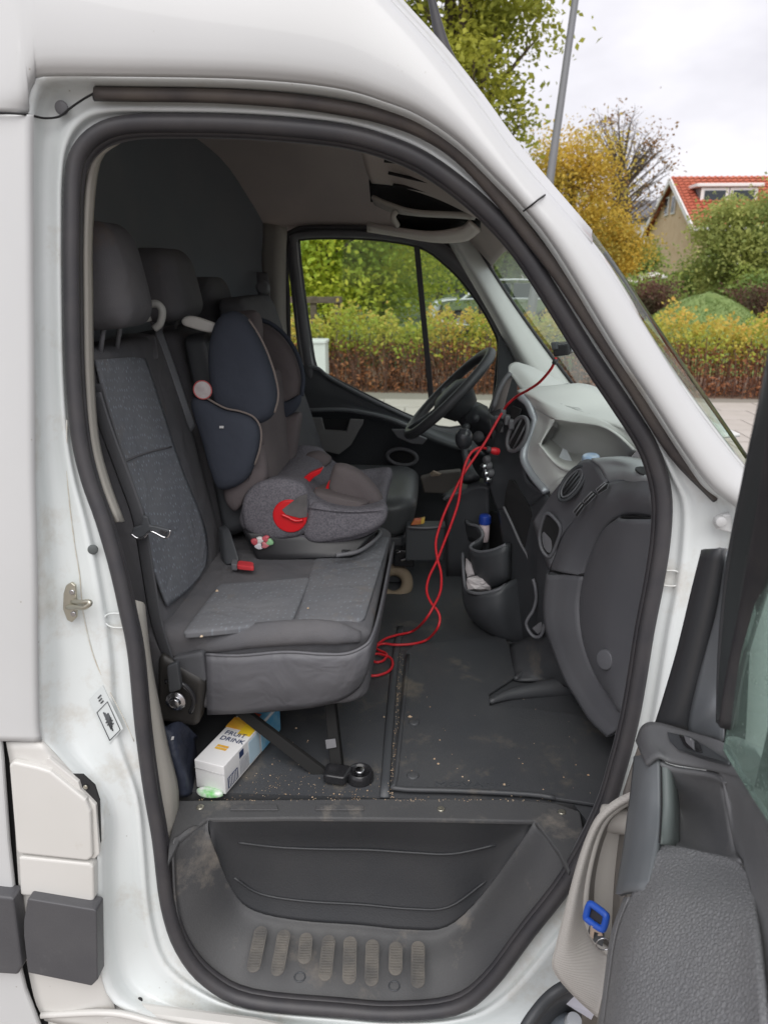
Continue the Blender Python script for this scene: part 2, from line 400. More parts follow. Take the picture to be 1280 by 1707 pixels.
rows = [sk, loop(mixpx(.10), -.052), loop(mixpx(.28), -.016), loop(mixpx(.55), -.006), loop(mixpx(.72), -.010), loop(mixpx(.80), .004), loop(SEAL, .008)]
patch('door_jamb', rows, JAMB, van, nu=4, nv=3, solid=.003, closed=True)
# inner return of the opening behind the seal
inner = [(a[0]+(590-a[0])*.035, a[1]+(950-a[1])*.03) for a in SEAL]
patch('opening_flange', [loop(SEAL, .004), loop(inner, .03), loop(inner, .07)], MIDP, van, nu=4, nv=2, closed=True)
seal = tube('door_seal', loop(SEAL, -.006), .0128, RUBBER, van, closed=True, n=4, seg=12)
tube('seal_lip', loop([(a[0]+(590-a[0])*.020, a[1]+(950-a[1])*.016) for a in SEAL], .006), .0095, RUBBER, van, closed=True, n=4, seg=8)
GUT = [(160,156),(230,157),(320,158),(400,161),(500,169),(580,181),(640,194),(705,218),(765,257),(825,320),(880,390),(930,455),(976,524),(1057,648),(1123,752),(1195,827)]
tube('gutter_strip', loop(GUT, -.028), .0095, GUTTER, van, n=4, seg=8)
tube('gutter_lip', loop([(x-3, y+6) for x, y in GUT], -.024), .0055, RUBBER, van, n=4, seg=8)

# ---- outer skin: above the opening to the roof, and the pillar along the windscreen
SIL = [(640,-12),(690,42),(740,100),(772,141),(805,185),(855,255),(910,325),(955,375),(1000,430),(1043,497),(1071,548),(1127,634),(1197,729),(1245,790)]   # roof front and screen edge as seen
tops = [(46,190),(47,165),(56,140)]+SKIN[3:19]
silp = crv([Vector((x, y, 0)) for x, y in SIL], 6)
# far upper skin edge: pairs for stations 9.. ; left stations go straight up
top_edge = [(20,-160),(38,-160),(56,-160),(75,-160),(200,-150),(380,-130),(500,-110),(570,-85),(610,-45),(650,0),(715,72),(785,160),(860,262),(985,408),(1060,523),(1120,620),(1170,695),(1225,765),(1245,790)]
def sk_off(y): return -.060+max(0, (130-y))*.00012
r0 = [PP(x, y, -.060) for x, y in tops]
def lerp2(f): return [(a[0]+(b[0]-a[0])*f, a[1]+(b[1]-a[1])*f) for a, b in zip(tops, top_edge)]
r1 = [PP(x, y, -.075) for x, y in lerp2(.12)]
r2 = [PP(x, y, -.078) for x, y in lerp2(.45)]
r3 = [PP(x, y, -.066) for x, y in lerp2(.85)]
r4 = [PP(x, y, -.040) for x, y in top_edge]
ysk = PP(75, 127, -.082).y
for r_, oo in ((r0, -.022), (r1, -.008), (r2, 0), (r3, 0), (r4, 0)):
    p0 = r_[0]; r_[:0] = [Vector((-2.4, p0.y+oo, p0.z)), Vector((-1.0, p0.y+oo, p0.z)), Vector((p0.x-.12, p0.y+oo, p0.z)), Vector((p0.x-.02, p0.y+oo*.75, p0.z))]
patch('roof_side', [r0, r1, r2, r3, r4], WHITE, van, nu=4, nv=4, solid=.003)
# roof and nose above the windscreen, carried across to the far side
prof = [PP(x, y, -.040) for x, y in top_edge]
FARY = 3.06
def across(fr, dz=0.0, dx=0.0): return [Vector((p.x+dx, p.y+(FARY-p.y)*fr, p.z+dz)) for p in prof]
nroof = 14
rr = [across(0)[:nroof], across(.03, .012, .010)[:nroof], across(.12, .035, .03)[:nroof], across(.5, .06, .06)[:nroof], across(.88, .035, .03)[:nroof], across(1)[:nroof]]
rr = [[Vector((-2.4, r_[0].y, r_[0].z+.05))]+r_ for r_ in rr]
patch('roof', rr, WHITE, van, nu=4, nv=4, solid=.004)
# left skin up to the roof, behind the jamb, ending at the sliding door gap
l_px = [(46,191),(46,210),(46,300),(47,380),(48,474),(50,620),(51,730),(52,800),(54,865),(56,940),(57,1014),(58,1100),(60,1200),(64,1236)]
gapx = [(-700,110),(-700,130),(-700,210),(-700,300),(-700,380),(-700,474),(-700,620),(-700,730),(-700,800),(-700,865),(-700,940),(-700,1014),(-700,1100),(-3,1200),(5,1236)]
def on_skin(px, py, off=-.062): return PP(px, py, off)
lrow0 = [PP(x, y, -.060) for x, y in l_px]
lrow1 = [PP(x-7, y, -.074) for x, y in l_px]
lrow2 = [Vector((-1.0, PP(x, y, -.082).y, PP(x, y, -.074).z)) for x, y in l_px]
lrow3 = [Vector((-2.4, q.y, q.z)) for q in lrow2]
patch('side_panel', [lrow0, lrow1, [a.lerp(b, .4) for a, b in zip(lrow1, lrow2)], lrow2, lrow3], WHITE, van, nu=3, nv=3, solid=.003)
# seam between roof panel and side panel
tube('roof_seam', [PP(x, y, o) for x, y, o in [(-60,187,-.086),(0,188,-.084),(38,190,-.078),(52,192,-.060),(75,197,-.030),(100,194,-.022),(118,180,-.024),(140,165,-.026),(158,155,-.028)]], .0016, GAP, van, seg=6)
tube('pillar_seam', [PP(x, y, o) for x, y, o in [(872,352,-.066),(884,343,-.080),(898,332,-.084),(908,325,-.07)]], .0014, GAP, van, seg=6)
tube('jamb_seam_sealer', [PP(x, y, -.0095) for x, y in [(112,700),(113,800),(124,900),(133,957),(140,1025),(157,1095),(182,1150),(205,1194),(224,1236)]], .0009, mat('sealer', (.50, .45, .37), .8, col2=(.62, .62, .58), nscale=60), van, seg=6)
# lower side: fuel flap, panels, sliding door edge, rub strips
def LP(pts, off=-.075): return [PP(x, y, off) for x, y in pts]
V3 = Vector((0, .012, 0))
RUBS = mat('rub_strip_plastic', (.066, .066, .072), .45, col2=(.078, .078, .083), nscale=8, bump=.2, bscale=300, dirt=(.14, .14, .14), dscale=16, dpos=(.60, .8))
SD = [(-700,1250),(-2,1195),(8,1271),(18,1408),(29,1497),(38,1616),(47,1654),(62,1693),(80,1730),(-700,1730)]
patch('lower_side_panel', [LP([(12,1236),(22,1300),(30,1430),(40,1560),(58,1660),(76,1700)], -.066), LP([(64,1236),(80,1300),(90,1430),(100,1560),(120,1660),(130,1712)], -.068), LP([(70,1232),(159,1340),(161,1450),(163,1580),(190,1672),(200,1720)], -.055)], CREAM, van, nu=4, nv=4)
slid = plate('sliding_door_edge', LP([(-700,1140),(-8,1130),(-3,1200),(4,1271),(14,1408),(24,1497),(33,1616),(42,1654),(57,1693),(75,1740),(-700,1740)], -.078), V3, WHITE, van, bevel=.004)
plate('shut_gap', LP([(-12,1130),(20,1236),(30,1400),(42,1500),(50,1620),(60,1660),(80,1700),(90,1745),(50,1745),(-12,1500)], -.052), V3, GAP, van, bevel=0)
plate('sill_foot', LP([(78,1700),(200,1690),(420,1718),(560,1748),(560,1830),(78,1800)], -.062), (0, .03, 0), CREAM, van, bevel=.008)
tube('sill_edge', LP([(70,1692),(184,1688),(260,1704),(340,1722)], -.072), .006, CREAM, van, seg=8)
flap = plate('fuel_flap', LP([(15,1276),(22,1270),(62,1279),(84,1286),(143,1334),(151,1354),(154,1430),(146,1436),(33,1424),(27,1419)], -.082), (0, .014, 0), CREAM, van, bevel=.0045, bseg=3)
plate('flap_lip', LP([(79,1264),(82,1264),(131,1304),(135,1317),(160,1343),(166,1424),(158,1432),(120,1425),(80,1300),(72,1283)], -.073), (0, .008, 0), CREAM, flap, bevel=.002)
plate('flap_recess', LP([(110,1292),(138,1292),(158,1310),(166,1335),(168,1405),(158,1420),(120,1340)], -.066), (0, .004, 0), GAP, flap, bevel=0)
lathe('hinge_screw', [(.0, 0), (.004, 0), (.004, .003)], PP(144, 1311, -.069), (0, -1, 0), METAL, flap, seg=10)
plate('lower_panel', LP([(31,1431),(33,1428),(150,1440),(156,1446),(157,1502),(150,1504),(34,1493)], -.080), (0, .02, 0), CREAM, van, bevel=.005, bseg=3)
rub = plate('rub_strip', LP([(46,1500),(50,1499),(158,1517),(161,1520),(163,1634),(153,1644),(47,1622),(40,1560),(40,1536)], -.098), (0, .03, 0), RUBS, van, bevel=.006, bseg=3)
plate('rub_strip', LP([(-500,1440),(20,1497),(23,1500),(37,1612),(30,1626),(-500,1590)], -.100), (0, .03, 0), RUBS, van, bevel=.006, bseg=3)
# small fittings on the pillar
def plug(px, py, rad, off, m_, nm, ax=(0, -1, 0)):
    return lathe(nm, [(.0005, 0), (rad*.8, .0), (rad, -.001), (rad*1.05, -.004)], PP(px, py, off), ax, m_, van, seg=20)
plug(102, 180, .0098, -.024, MIDP, 'rubber_plug', (.0, -1, -.2))
plug(155, 917, .0082, -.012, mat('hole_dark', (.10, .11, .11), .7), 'rubber_plug', (.3, -1, 0))
plug(232, 1668, .006, -.03, GAP, 'drain_hole', (0, -.5, .9))
for nm, pts in (('pressed_tab', [(207,1023),(184,1023),(175,1030),(178,1040),(190,1046),(212,1046)]), ('pressed_tab', [(1108,951),(1126,952),(1136,962),(1132,974),(1118,977),(1102,975)])):
    tube(nm, [PP(x, y, -.006 if x < 600 else -.004) for x, y in pts], .0016, JAMB, van, seg=6)
st = plate('door_striker', LP([(110,976),(119,971),(126,976),(129,1010),(128,1030),(120,1038),(112,1034),(105,1015),(106,990)], -.030), (0, .006, 0), METAL, van, bevel=.0015)
tube('striker_loop', [PP(114,1012,-.030), PP(124,1012,-.050), PP(140,1013,-.066), PP(150,1007,-.070), PP(148,1003,-.068), PP(136,1004,-.060), PP(122,1003,-.034)], .0042, METAL, st, seg=8)
for x, y in ((120,988),(122,1024)): lathe('striker_screw', [(.002, 0), (.0045, 0), (.005, -.002)], PP(x, y, -.033), (0, -1, 0), CHROME, st, seg=10)
# tyre-pressure sticker on the pillar
PAPER = mat('sticker_film', (.60, .635, .635), .4); INK = mat('printed_ink', (.07, .075, .08), .6)
stk = [PP(x, y, -.0122) for x, y in [(149,1166),(172,1142),(206,1214),(183,1240)]]
stick = plate('tyre_pressure_sticker', stk, (0, -.0008, 0), PAPER, van, bevel=0)
sx, sy = (stk[2]-stk[1]).normalized(), (stk[1]-stk[0]).normalized()
def on_st(u, v): return stk[0]+(stk[3]-stk[0])*u+(stk[1]-stk[0])*v+Vector((0, -.0016, 0))
fr_ = [on_st(.32, .12), on_st(.95, .12), on_st(.95, .88), on_st(.32, .88)]
for i in range(4): tube('printed_line', [fr_[i], fr_[(i+1) % 4]], .0007, INK, stick, seg=5, n=1)
k_ = 0
for u0, v0, u1, v1 in [(.42,.45,.8,.45),(.45,.5,.85,.5),(.5,.55,.78,.55),(.5,.60,.72,.60),(.62,.34,.62,.7),(.68,.36,.68,.72),(.56,.4,.56,.66),(.5,.65,.66,.65),(.74,.5,.74,.7),(.12,.5,.12,.72),(.18,.48,.18,.68),(.24,.52,.24,.7)]:
    tube('printed_mark', [on_st(u0, v0), on_st(u1, v1)], .0013, INK, stick, seg=5, n=1)

# ---- windscreen
wn = [PP(x, y, -.035) for x, y in [(955,378),(1003,440),(1046,500),(1095,572),(1141,638),(1200,722),(1250,795)]]
wf = Q([(770,372,2.90),(787,398,2.88),(815,444,2.87),(848,495,2.87),(885,548,2.87),(925,602,2.87),(972,664,2.86)])
# match heights station by station so the glass is ruled cleanly
wm = [a.lerp(b, .5)+Vector((.125, 0, .04)) for a, b in zip(wn, wf)]
w1 = [a.lerp(b, .12)+Vector((.056, 0, .017)) for a, b in zip(wn, wf)]
w9 = [a.lerp(b, .88)+Vector((.056, 0, .017)) for a, b in zip(wn, wf)]
ws = patch('windscreen', [wn, w1, wm, w9, wf], WGLASS, van, nu=4, nv=6, solid=0)
tube('screen_trim', [a.lerp(b, .07)+Vector((.036, 0, .012)) for a, b in zip(wn[1:], wf[1:])], .0032, mat('mossy_rubber', (.12, .12, .075), .8, col2=(.05, .05, .045), nscale=30), van, seg=8)
# near pillar outer return toward the glass
patch('pillar_return', [[PP(x, y, -.042) for x, y in [(910,325),(955,375),(1000,430),(1043,497),(1071,548),(1127,634),(1197,729),(1245,790)]], [PP(x+3, y-3, -.020) for x, y in [(910,325),(955,375),(1000,430),(1043,497),(1071,548),(1127,634),(1197,729),(1245,790)]]], WHITE, van, nu=4, nv=2)
# wing, bonnet and scuttle ahead of the door
scut0 = wn[-1]; scut1 = wf[-1]
patch('bonnet', [[scut0+Vector((.0, -.02, -.20)), scut0+Vector((.35, .02, -.36)), scut0+Vector((.85, .10, -.54)), scut0+Vector((1.0, .14, -.75))],
                 [scut0.lerp(scut1, .5)+Vector((.14, 0, -.22)), scut0.lerp(scut1, .5)+Vector((.5, 0, -.34)), scut0.lerp(scut1, .5)+Vector((1.0, 0, -.52)), scut0.lerp(scut1, .5)+Vector((1.15, 0, -.7))],
                 [scut1+Vector((.0, .14, -.12)), scut1+Vector((.3, .12, -.24)), scut1+Vector((.8, .05, -.42)), scut1+Vector((.95, 0, -.7))]], WHITE, van, nu=6, nv=8, solid=.004)
patch('front_wing', [[Vector((.50, 1.10, 1.32)), Vector((.80, 1.10, 1.24)), Vector((1.28, 1.14, 1.05)), Vector((1.46, 1.25, .62))],
                     [Vector((.52, 1.03, .85)), Vector((.78, 1.02, .90)), Vector((1.2, 1.04, .85)), Vector((1.44, 1.2, .55))],
                     [Vector((.54, 1.02, .36)), Vector((.62, 1.02, .60)), Vector((1.12, 1.03, .60)), Vector((1.44, 1.2, .40))]], WHITE, van, nu=6, nv=6, solid=.004)
# antenna on the roof
an = tube('antenna', Q([(758,118,2.0),(745,98,2.0),(734,62,2.0),(719,-2,2.0),(706,-60,2.0)]), [.018, .019, .014, .009, .005], RUBBER, van, seg=10)
# underside, so the van stands on the ground
plate('underbody', [(-2.3, 1.12, .34), (1.3, 1.14, .34), (1.3, 2.98, .34), (-2.3, 2.98, .34)], (0, 0, -.05), GAP, van, bevel=0)
def wheel(x, y, sgn):
    wh = lathe('wheel', [(.18, -.09), (.32, -.095), (.345, -.06), (.345, .06), (.32, .095), (.18, .09)], (x, y, .345), (0, sgn, 0), RUBBER, van, seg=36)
    lathe('rim', [(.03, .05), (.10, .06), (.17, .10), (.185, .097)], (x, y, .345), (0, sgn, 0), SILVER, wh, seg=24)
wheel(.95, 1.16, -1); wheel(.95, 2.94, 1)
# far side shell
plate('far_side_panel', [(-.60, 3.06, .36), (-2.4, 3.06, .36), (-2.4, 3.06, 2.5), (-.3, 3.06, 2.5), (-.3, 3.06, 1.93), (-.58, 3.06, 1.85)], (0, -.03, 0), WHITE, van, bevel=.004)

# ---- bulkhead, headliner, far pillar
br = []
for z in (.6, 1.2, 1.8, 2.2, 2.35):
    lean = -.02*(z-1)
    br.append([(-.90+lean, 1.16, z), (-.90+lean, 1.6, z), (-.89+lean, 2.1, z), (-.86+lean, 2.45, z), (-.76+lean, 2.72, z), (-.64, 2.90, z), (-.60, 2.98, z)])
patch('bulkhead', br, BULK, van, nu=6, nv=4, solid=.01)
arch = [(1.245, 1.94), (1.27, 1.99), (1.36, 2.05), (1.6, 2.12), (2.0, 2.15), (2.4, 2.13), (2.64, 2.08), (2.78, 2.01), (2.87, 1.92), (2.93, 1.82)]
def roofz(X, y):
    zz = float(np.interp(X, [p.x for p in prof], [p.z for p in prof]))
    return zz-.035+.055*max(0.0, math.sin(math.pi*(y-1.2)/1.75))
hr = []
for X in (-.92, -.62, -.40, -.22, -.08, .04, .12, .18, .22):
    hr.append([Vector((X, y, min(z+.04*(1 if z > 1.95 else 0)*(X < -.5), roofz(X, y)))) for y, z in arch])
patch('headliner', hr, LINER, van, nu=4, nv=3, solid=.006)
# overhead shelf with two open trays
OSH = mat('shelf_plastic', (.52, .47, .43), .7, bump=.2, bscale=300)
osh = patch('overhead_shelf', [Q([(602,248,2.00),(660,262,2.00),(722,290,1.95),(760,318,1.90)]), Q([(612,285,2.06),(660,298,2.06),(730,322,2.02),(790,352,1.98)]), Q([(620,302,2.10),(668,308,2.10),(735,330,2.06),(800,362,2.00)])], OSH, van, nu=5, nv=4, solid=.012)
for pts in ([(640,268,1.97),(670,272,1.97),(712,286,1.94)], [(647,288,2.01),(690,298,2.01),(738,308,1.98)], [(655,308,2.06),(700,316,2.05),(752,328,2.01)]):
    tube('shelf_slot', Q(pts), .006, GAP, osh, seg=6, flat=.5)
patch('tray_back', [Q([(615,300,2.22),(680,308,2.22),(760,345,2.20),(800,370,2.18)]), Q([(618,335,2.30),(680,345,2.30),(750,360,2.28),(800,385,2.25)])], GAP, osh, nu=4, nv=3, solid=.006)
patch('tray_lip', [Q([(620,327,2.10),(645,338,2.08),(690,352,2.06),(760,356,2.04),(792,358,2.02)]), Q([(626,340,2.12),(655,352,2.10),(700,358,2.08),(760,361,2.06),(792,364,2.04)])], TRIMP, osh, nu=5, nv=3, solid=.010)
tube('tray_rib', Q([(660,352,2.07),(655,362,2.07),(662,376,2.10)]), .008, TRIMP, osh, seg=8)
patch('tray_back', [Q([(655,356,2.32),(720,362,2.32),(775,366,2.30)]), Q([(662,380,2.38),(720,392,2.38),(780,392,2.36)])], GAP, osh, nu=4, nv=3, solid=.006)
patch('tray_lip', [Q([(612,372,2.32),(662,382,2.25),(720,388,2.22),(768,380,2.18),(782,368,2.14)]), Q([(612,384,2.50),(662,392,2.44),(725,402,2.40),(775,400,2.32),(800,384,2.20)])], OSH, osh, nu=5, nv=3, solid=.010)

# ---- far door
FY = 2.92
fd = empty('driver_door', (.0, 2.95, .4), van); fd.location = Vector((.0, 2.95, .4))-van.location
WIN = [(497,410),(505,397),(560,395),(620,397),(679,405),(712,416),(741,438),(772,469),(804,513),(826,554),(832,576),(829,610),(815,690),(750,715),(691,698),(635,672),(585,647),(544,626),(526,613),(516,560),(507,497)]
wc = (650, 540)
def grow(pts, s, c=wc): return [(c[0]+(x-c[0])*s, c[1]+(y-c[1])*s) for x, y in pts]
wl = A(FY, WIN)
plate('window_pane', A(FY+.015, WIN), (0, .004, 0), GLASS, fd, bevel=0)
tube('window_rubber', wl, .010, RUBBER, fd, closed=True, n=3, seg=8)
OUT_ = [(478,400),(492,384),(560,380),(620,382),(690,389),(728,400),(762,424),(795,458),(826,503),(848,548),(858,580),(860,640),(850,720),(770,745),(690,722),(640,700),(580,690),(535,680),(512,660),(500,600),(488,500)]
patch('window_frame', [A(FY-.015, grow(WIN, 1.0)), A(FY-.03, [((a[0]+b[0])/2, (a[1]+b[1])/2) for a, b in zip(WIN, OUT_)]), A(FY-.01, OUT_)], MIDP, fd, nu=3, nv=3, solid=.006, closed=True)
tube('frame_seal', A(FY-.028, [(482,612),(480,500),(476,405),(488,386),(520,379),(620,380),(700,388),(745,405),(785,440),(825,500),(852,550),(866,590)]), .009, RUBBER, fd, n=4, seg=8)
plate('quarter_bar', A(FY-.012, [(689,404),(699,407),(723,662),(714,665)]), (0, .012, 0), RUBBER, fd, bevel=.002)
# door trim below the window
patch('door_trim', [Q([(505,610,2.90),(528,618,2.90),(548,632,2.90),(590,656,2.89),(640,680,2.88),(692,704,2.88),(760,725,2.88),(850,735,2.88)]),
                    Q([(505,650,2.88),(530,655,2.88),(560,664,2.88),(600,678,2.87),(650,694,2.86),(700,712,2.86),(760,735,2.86),(850,750,2.86)]),
                    Q([(505,684,2.84),(535,684,2.84),(570,684,2.84),(610,690,2.83),(655,702,2.82),(700,722,2.82),(760,745,2.82),(850,765,2.82)]),
                    Q([(505,700,2.86),(535,700,2.86),(570,702,2.86),(610,708,2.85),(655,722,2.84),(700,742,2.84),(760,760,2.84),(850,785,2.84)]),
                    Q([(500,790,2.88),(535,790,2.88),(570,790,2.88),(610,790,2.88),(655,795,2.88),(700,805,2.88),(760,815,2.88),(850,830,2.88)]),
                    Q([(500,1000,2.90),(535,1000,2.90),(570,1000,2.9),(610,1000,2.9),(655,1000,2.9),(700,1000,2.9),(760,1000,2.9),(850,1000,2.9)])], BLACKP, fd, nu=4, nv=4, solid=.01)
RAILM = mat('rail_sheen', (.20, .21, .22), .28)  # paler than the trim: highlight along its edge put into the colour
tube('sill_rail', Q([(512,684,2.83),(570,683,2.83),(612,689,2.82),(655,700,2.81),(700,720,2.81)]), .008, RAILM, fd, seg=8)
tube('sill_rail', Q([(514,612,2.89),(530,614,2.89),(550,630,2.89),(590,652,2.88),(640,677,2.87),(694,702,2.87)]), .007, RAILM, fd, seg=8)
plate('door_pull', A(2.80, [(517,697),(536,697),(541,717),(577,719),(583,699),(606,700),(604,708),(585,742),(565,758),(540,752),(520,738)]), (0, .02, 0), mat('pull_plastic', (.24, .235, .23), .6, bump=.15, bscale=400), fd, bevel=.003)
plate('pull_recess', A(2.815, [(537,698),(582,700),(576,718),(542,716)]), (0, .01, 0), GAP, fd, bevel=0)
plate('door_handle', A(2.78, [(652,716),(672,716),(712,732),(704,742),(685,740),(662,730)]), (0, .02, 0), MIDP, fd, bevel=.004)
c_ = P(670, 762, 2.82)
def ell(c, rx, rz, k=20, ang=0): return [c+Vector((math.cos(2*math.pi*i/k)*rx*math.cos(ang)-math.sin(2*math.pi*i/k)*rz*math.sin(ang), 0, math.cos(2*math.pi*i/k)*rx*math.sin(ang)+math.sin(2*math.pi*i/k)*rz*math.cos(ang))) for i in range(k)]
tube('handle_bezel', ell(c_, .058, .032, 20, -.12), .008, MIDP, fd, closed=True, n=2, seg=8)
plate('handle_cup', ell(c_+Vector((0, .02, 0)), .055, .03, 20, -.12), (0, .01, 0), GAP, fd, bevel=0)
plate('door_pocket', Q([(700,797,2.68),(735,788,2.68),(768,785,2.68),(772,815,2.68),(745,824,2.68),(706,822,2.68)]), (0, .04, 0), mat('pocket_brown', (.16, .145, .13), .7), fd, bevel=.006)
# far pillars
patch('far_pillar_trim', [Q([(478,380,2.88),(476,450,2.88),(478,560,2.88),(492,640,2.88),(500,1000,2.88)]), Q([(462,375,2.86),(460,450,2.86),(462,560,2.86),(474,640,2.86),(484,1000,2.86)]), Q([(440,372,2.90),(438,450,2.90),(440,560,2.90),(452,640,2.9),(470,1000,2.9)])], TRIMP, van, nu=4, nv=4, solid=.008)
patch('far_pillar_panel', [Q([(505,608,2.895),(497,560,2.895),(490,470,2.895),(482,392,2.895)]), Q([(525,616,2.9),(513,560,2.9),(503,480,2.9),(496,405,2.9)])], WHITE, van, nu=4, nv=2, solid=.006)
ap0 = Q([(765,366,2.86),(787,398,2.86),(815,444,2.86),(848,495,2.86),(885,548,2.86),(925,602,2.86),(972,664,2.86)])
ap1 = Q([(752,392,2.80),(768,420,2.80),(790,456,2.80),(815,498,2.80),(842,545,2.80),(872,596,2.80),(905,650,2.80)])
ap2 = Q([(745,398,2.86),(762,428,2.86),(782,462,2.86),(806,503,2.86),(832,550,2.86),(858,602,2.86),(880,660,2.86)])
patch('far_pillar_cover', [ap0, [a.lerp(b, .5)+Vector((0, -.012, .0)) for a, b in zip(ap0, ap1)], ap1, ap2], LIGHTP, van, nu=4, nv=4, solid=.006)
tube('screen_edge_rubber', [q+Vector((0, -.01, 0)) for q in ap0], .006, RUBBER, van, seg=8)
plate('mirror_corner', A(2.86, [(832,560),(862,600),(862,660),(815,690),(828,640)]), (0, .02, 0), BLACKP, fd, bevel=.003)
lathe('belt_guide', [(.0, 0), (.02, 0), (.026, .006), (.026, .02), (.018, .03)], P(440, 480, 2.80), (0, -1, .1), MIDP, van, seg=16)
patch('belt_height_cover', [Q([(428,455,2.82),(446,455,2.82)]), Q([(430,480,2.79),(450,480,2.79)]), Q([(432,510,2.82),(450,510,2.82)])], MIDP, van, nu=4, nv=4, solid=.01)
# near pillar trim inside the seal, and the lower trim beside the bench
patch('near_pillar_trim', [[PP(x, y, .03) for x, y in [(176,245),(150,285),(142,380),(142,500),(144,620),(152,730),(170,805),(195,870)]], [PP(x, y, .06) for x, y in [(205,232),(166,268),(153,380),(153,500),(155,620),(163,730),(182,805),(206,870)]]], TRIMP, van, nu=4, nv=3, solid=.006)
patch('lower_pillar_trim', [[PP(x, y, .035) for x, y in [(226,1000),(232,1100),(246,1240),(262,1340),(276,1430)]], [PP(x, y, .05) for x, y in [(236,1004),(246,1100),(268,1240),(282,1330),(286,1420)]], [PP(x, y, .10) for x, y in [(240,1010),(252,1110),(278,1240),(296,1320),(292,1400)]]], TRIMP, van, nu=4, nv=3, solid=.006)

# ---- cab floor, mat, step well
FZ = .68
floor = plate('cab_floor', [(-.92, 1.215, FZ), (-.48, 1.215, FZ), (.30, 1.225, FZ), (.34, 1.11, FZ), (1.0, 1.11, FZ), (1.0, 2.94, FZ), (-.92, 2.94, FZ)], (0, 0, -.03), MATR, van, bevel=0)
T = [(300,1358),(347,1364),(480,1362),(620,1363),(760,1365),(890,1368),(925,1372)]
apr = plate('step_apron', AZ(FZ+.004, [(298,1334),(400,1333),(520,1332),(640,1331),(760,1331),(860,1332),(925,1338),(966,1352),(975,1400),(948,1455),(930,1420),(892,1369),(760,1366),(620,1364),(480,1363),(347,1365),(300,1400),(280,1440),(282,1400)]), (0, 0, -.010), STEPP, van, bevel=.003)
def z3(l): return [PZ(x, y, z) for x, y, z in l]
Tl = z3([(347,1365,FZ+.002),(400,1364,FZ+.002),(480,1363,FZ+.002),(550,1364,FZ+.002),(620,1364,FZ+.002),(690,1365,FZ+.002),(760,1366,FZ+.002),(840,1367,FZ+.002),(890,1369,FZ+.002)])
Bl = z3([(352,1400,.645),(388,1484,.50),(425,1518,.45),(500,1534,.435),(596,1541,.432),(680,1549,.43),(745,1544,.44),(805,1490,.50),(872,1398,.645)])
def srow(f, dy, dz=0.0): return [a.lerp(b, f)+Vector((0, dy, dz))*math.sin(math.pi*i/8) for i, (a, b) in enumerate(zip(Tl, Bl))]
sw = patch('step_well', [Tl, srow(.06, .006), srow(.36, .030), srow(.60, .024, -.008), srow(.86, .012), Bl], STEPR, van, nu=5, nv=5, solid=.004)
ribs_ = (srow(.38, .026), srow(.84, .009))
OUTL = [PP(x, y, .012) for x, y in [(291,1398),(297,1500),(322,1585),(368,1634),(440,1656),(567,1668),(680,1674),(765,1658),(835,1590),(915,1490),(950,1440)]]
B2 = [Tl[0]]+Bl+[Tl[-1]]
O2 = OUTL
md = [a.lerp(b, .5)+Vector((0, 0, .004)) for a, b in zip(B2, O2)]
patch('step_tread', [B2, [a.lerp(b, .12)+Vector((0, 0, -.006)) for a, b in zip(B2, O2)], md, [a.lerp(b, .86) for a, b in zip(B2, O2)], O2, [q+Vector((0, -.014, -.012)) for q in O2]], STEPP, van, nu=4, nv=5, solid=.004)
for rb in ribs_:
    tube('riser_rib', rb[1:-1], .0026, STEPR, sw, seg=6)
# anti-slip pads
def on_tread(px, py):
    best = None                     # height of the tread below a sight line: between Bl (z .43) and the lip
    z0, z1 = .437, .418
    f = (py-1545)/(1668-1545); return PZ(px, py, z0+(z1-z0)*f+.004)
for x0, y0, x1, y1 in [(437,1545,421,1622),(475,1551,461,1628),(511,1556,507,1608),(549,1560,541,1636),(584,1562,582,1642),(621,1567,619,1645),(660,1571,659,1627),(697,1570,696,1648)]:
    a, b = on_tread(x0, y0), on_tread(x1, y1); ax = (b-a); L_ = ax.length; ax.normalize(); s = Vector((0, 0, 1)).cross(ax).normalized(); hw = .0132
    pts = []
    for i in range(9): t_ = math.pi*i/8; pts.append(a+ax*(hw-hw*math.sin(t_))+s*(hw*math.cos(t_)))
    for i in range(9): t_ = math.pi*i/8; pts.append(b-ax*(hw-hw*math.sin(t_))-s*(hw*math.cos(t_)))
    pad = plate('tread_pad', pts, (0, 0, .003), PADM, van, bevel=.001)
    k_ = int(L_/.0052); vs_, fs = [], []
    for i in range(2, k_-1):
        c = a+ax*(L_*i/k_); w_ = hw*.78
        b0 = len(vs_)
        for dx, dz in ((-.0013, .0028), (.0013, .0028), (.0013, .0046), (-.0013, .0046)):
            vs_.append(c+ax*dx+s*w_+Vector((0, 0, dz))); vs_.append(c+ax*dx-s*w_+Vector((0, 0, dz)))
        fs += [(b0+4, b0+5, b0+7, b0+6), (b0+2, b0+3, b0+5, b0+4), (b0, b0+6, b0+7, b0+1)]
    mesh('pad_ribs', vs_, fs, PADM, pad, False)
for x, y in ((500,1630),(657,1645)):
    tube('drain_ring', [on_tread(x, y)+Vector((math.cos(a_)*.010, math.sin(a_)*.010, .002)) for a_ in [2*math.pi*i/12 for i in range(12)]], .0016, BLACKP, van, closed=True, n=1, seg=6)
for x, y in ((334,1345),(735,1348),(936,1353)):
    lathe('floor_bolt', [(.0, .0), (.007, .001), (.008, -.002)], PZ(x, y, FZ+.006), (0, 0, 1), METAL, van, seg=12)
for x0, x1, y in ((386,462,1347),(528,605,1347)):
    plate('apron_pad', AZ(FZ+.005, [(x0,y-4),(x1,y-4),(x1+2,y+5),(x0-2,y+5)]), (0, 0, .003), STEPP, apr, bevel=.001)
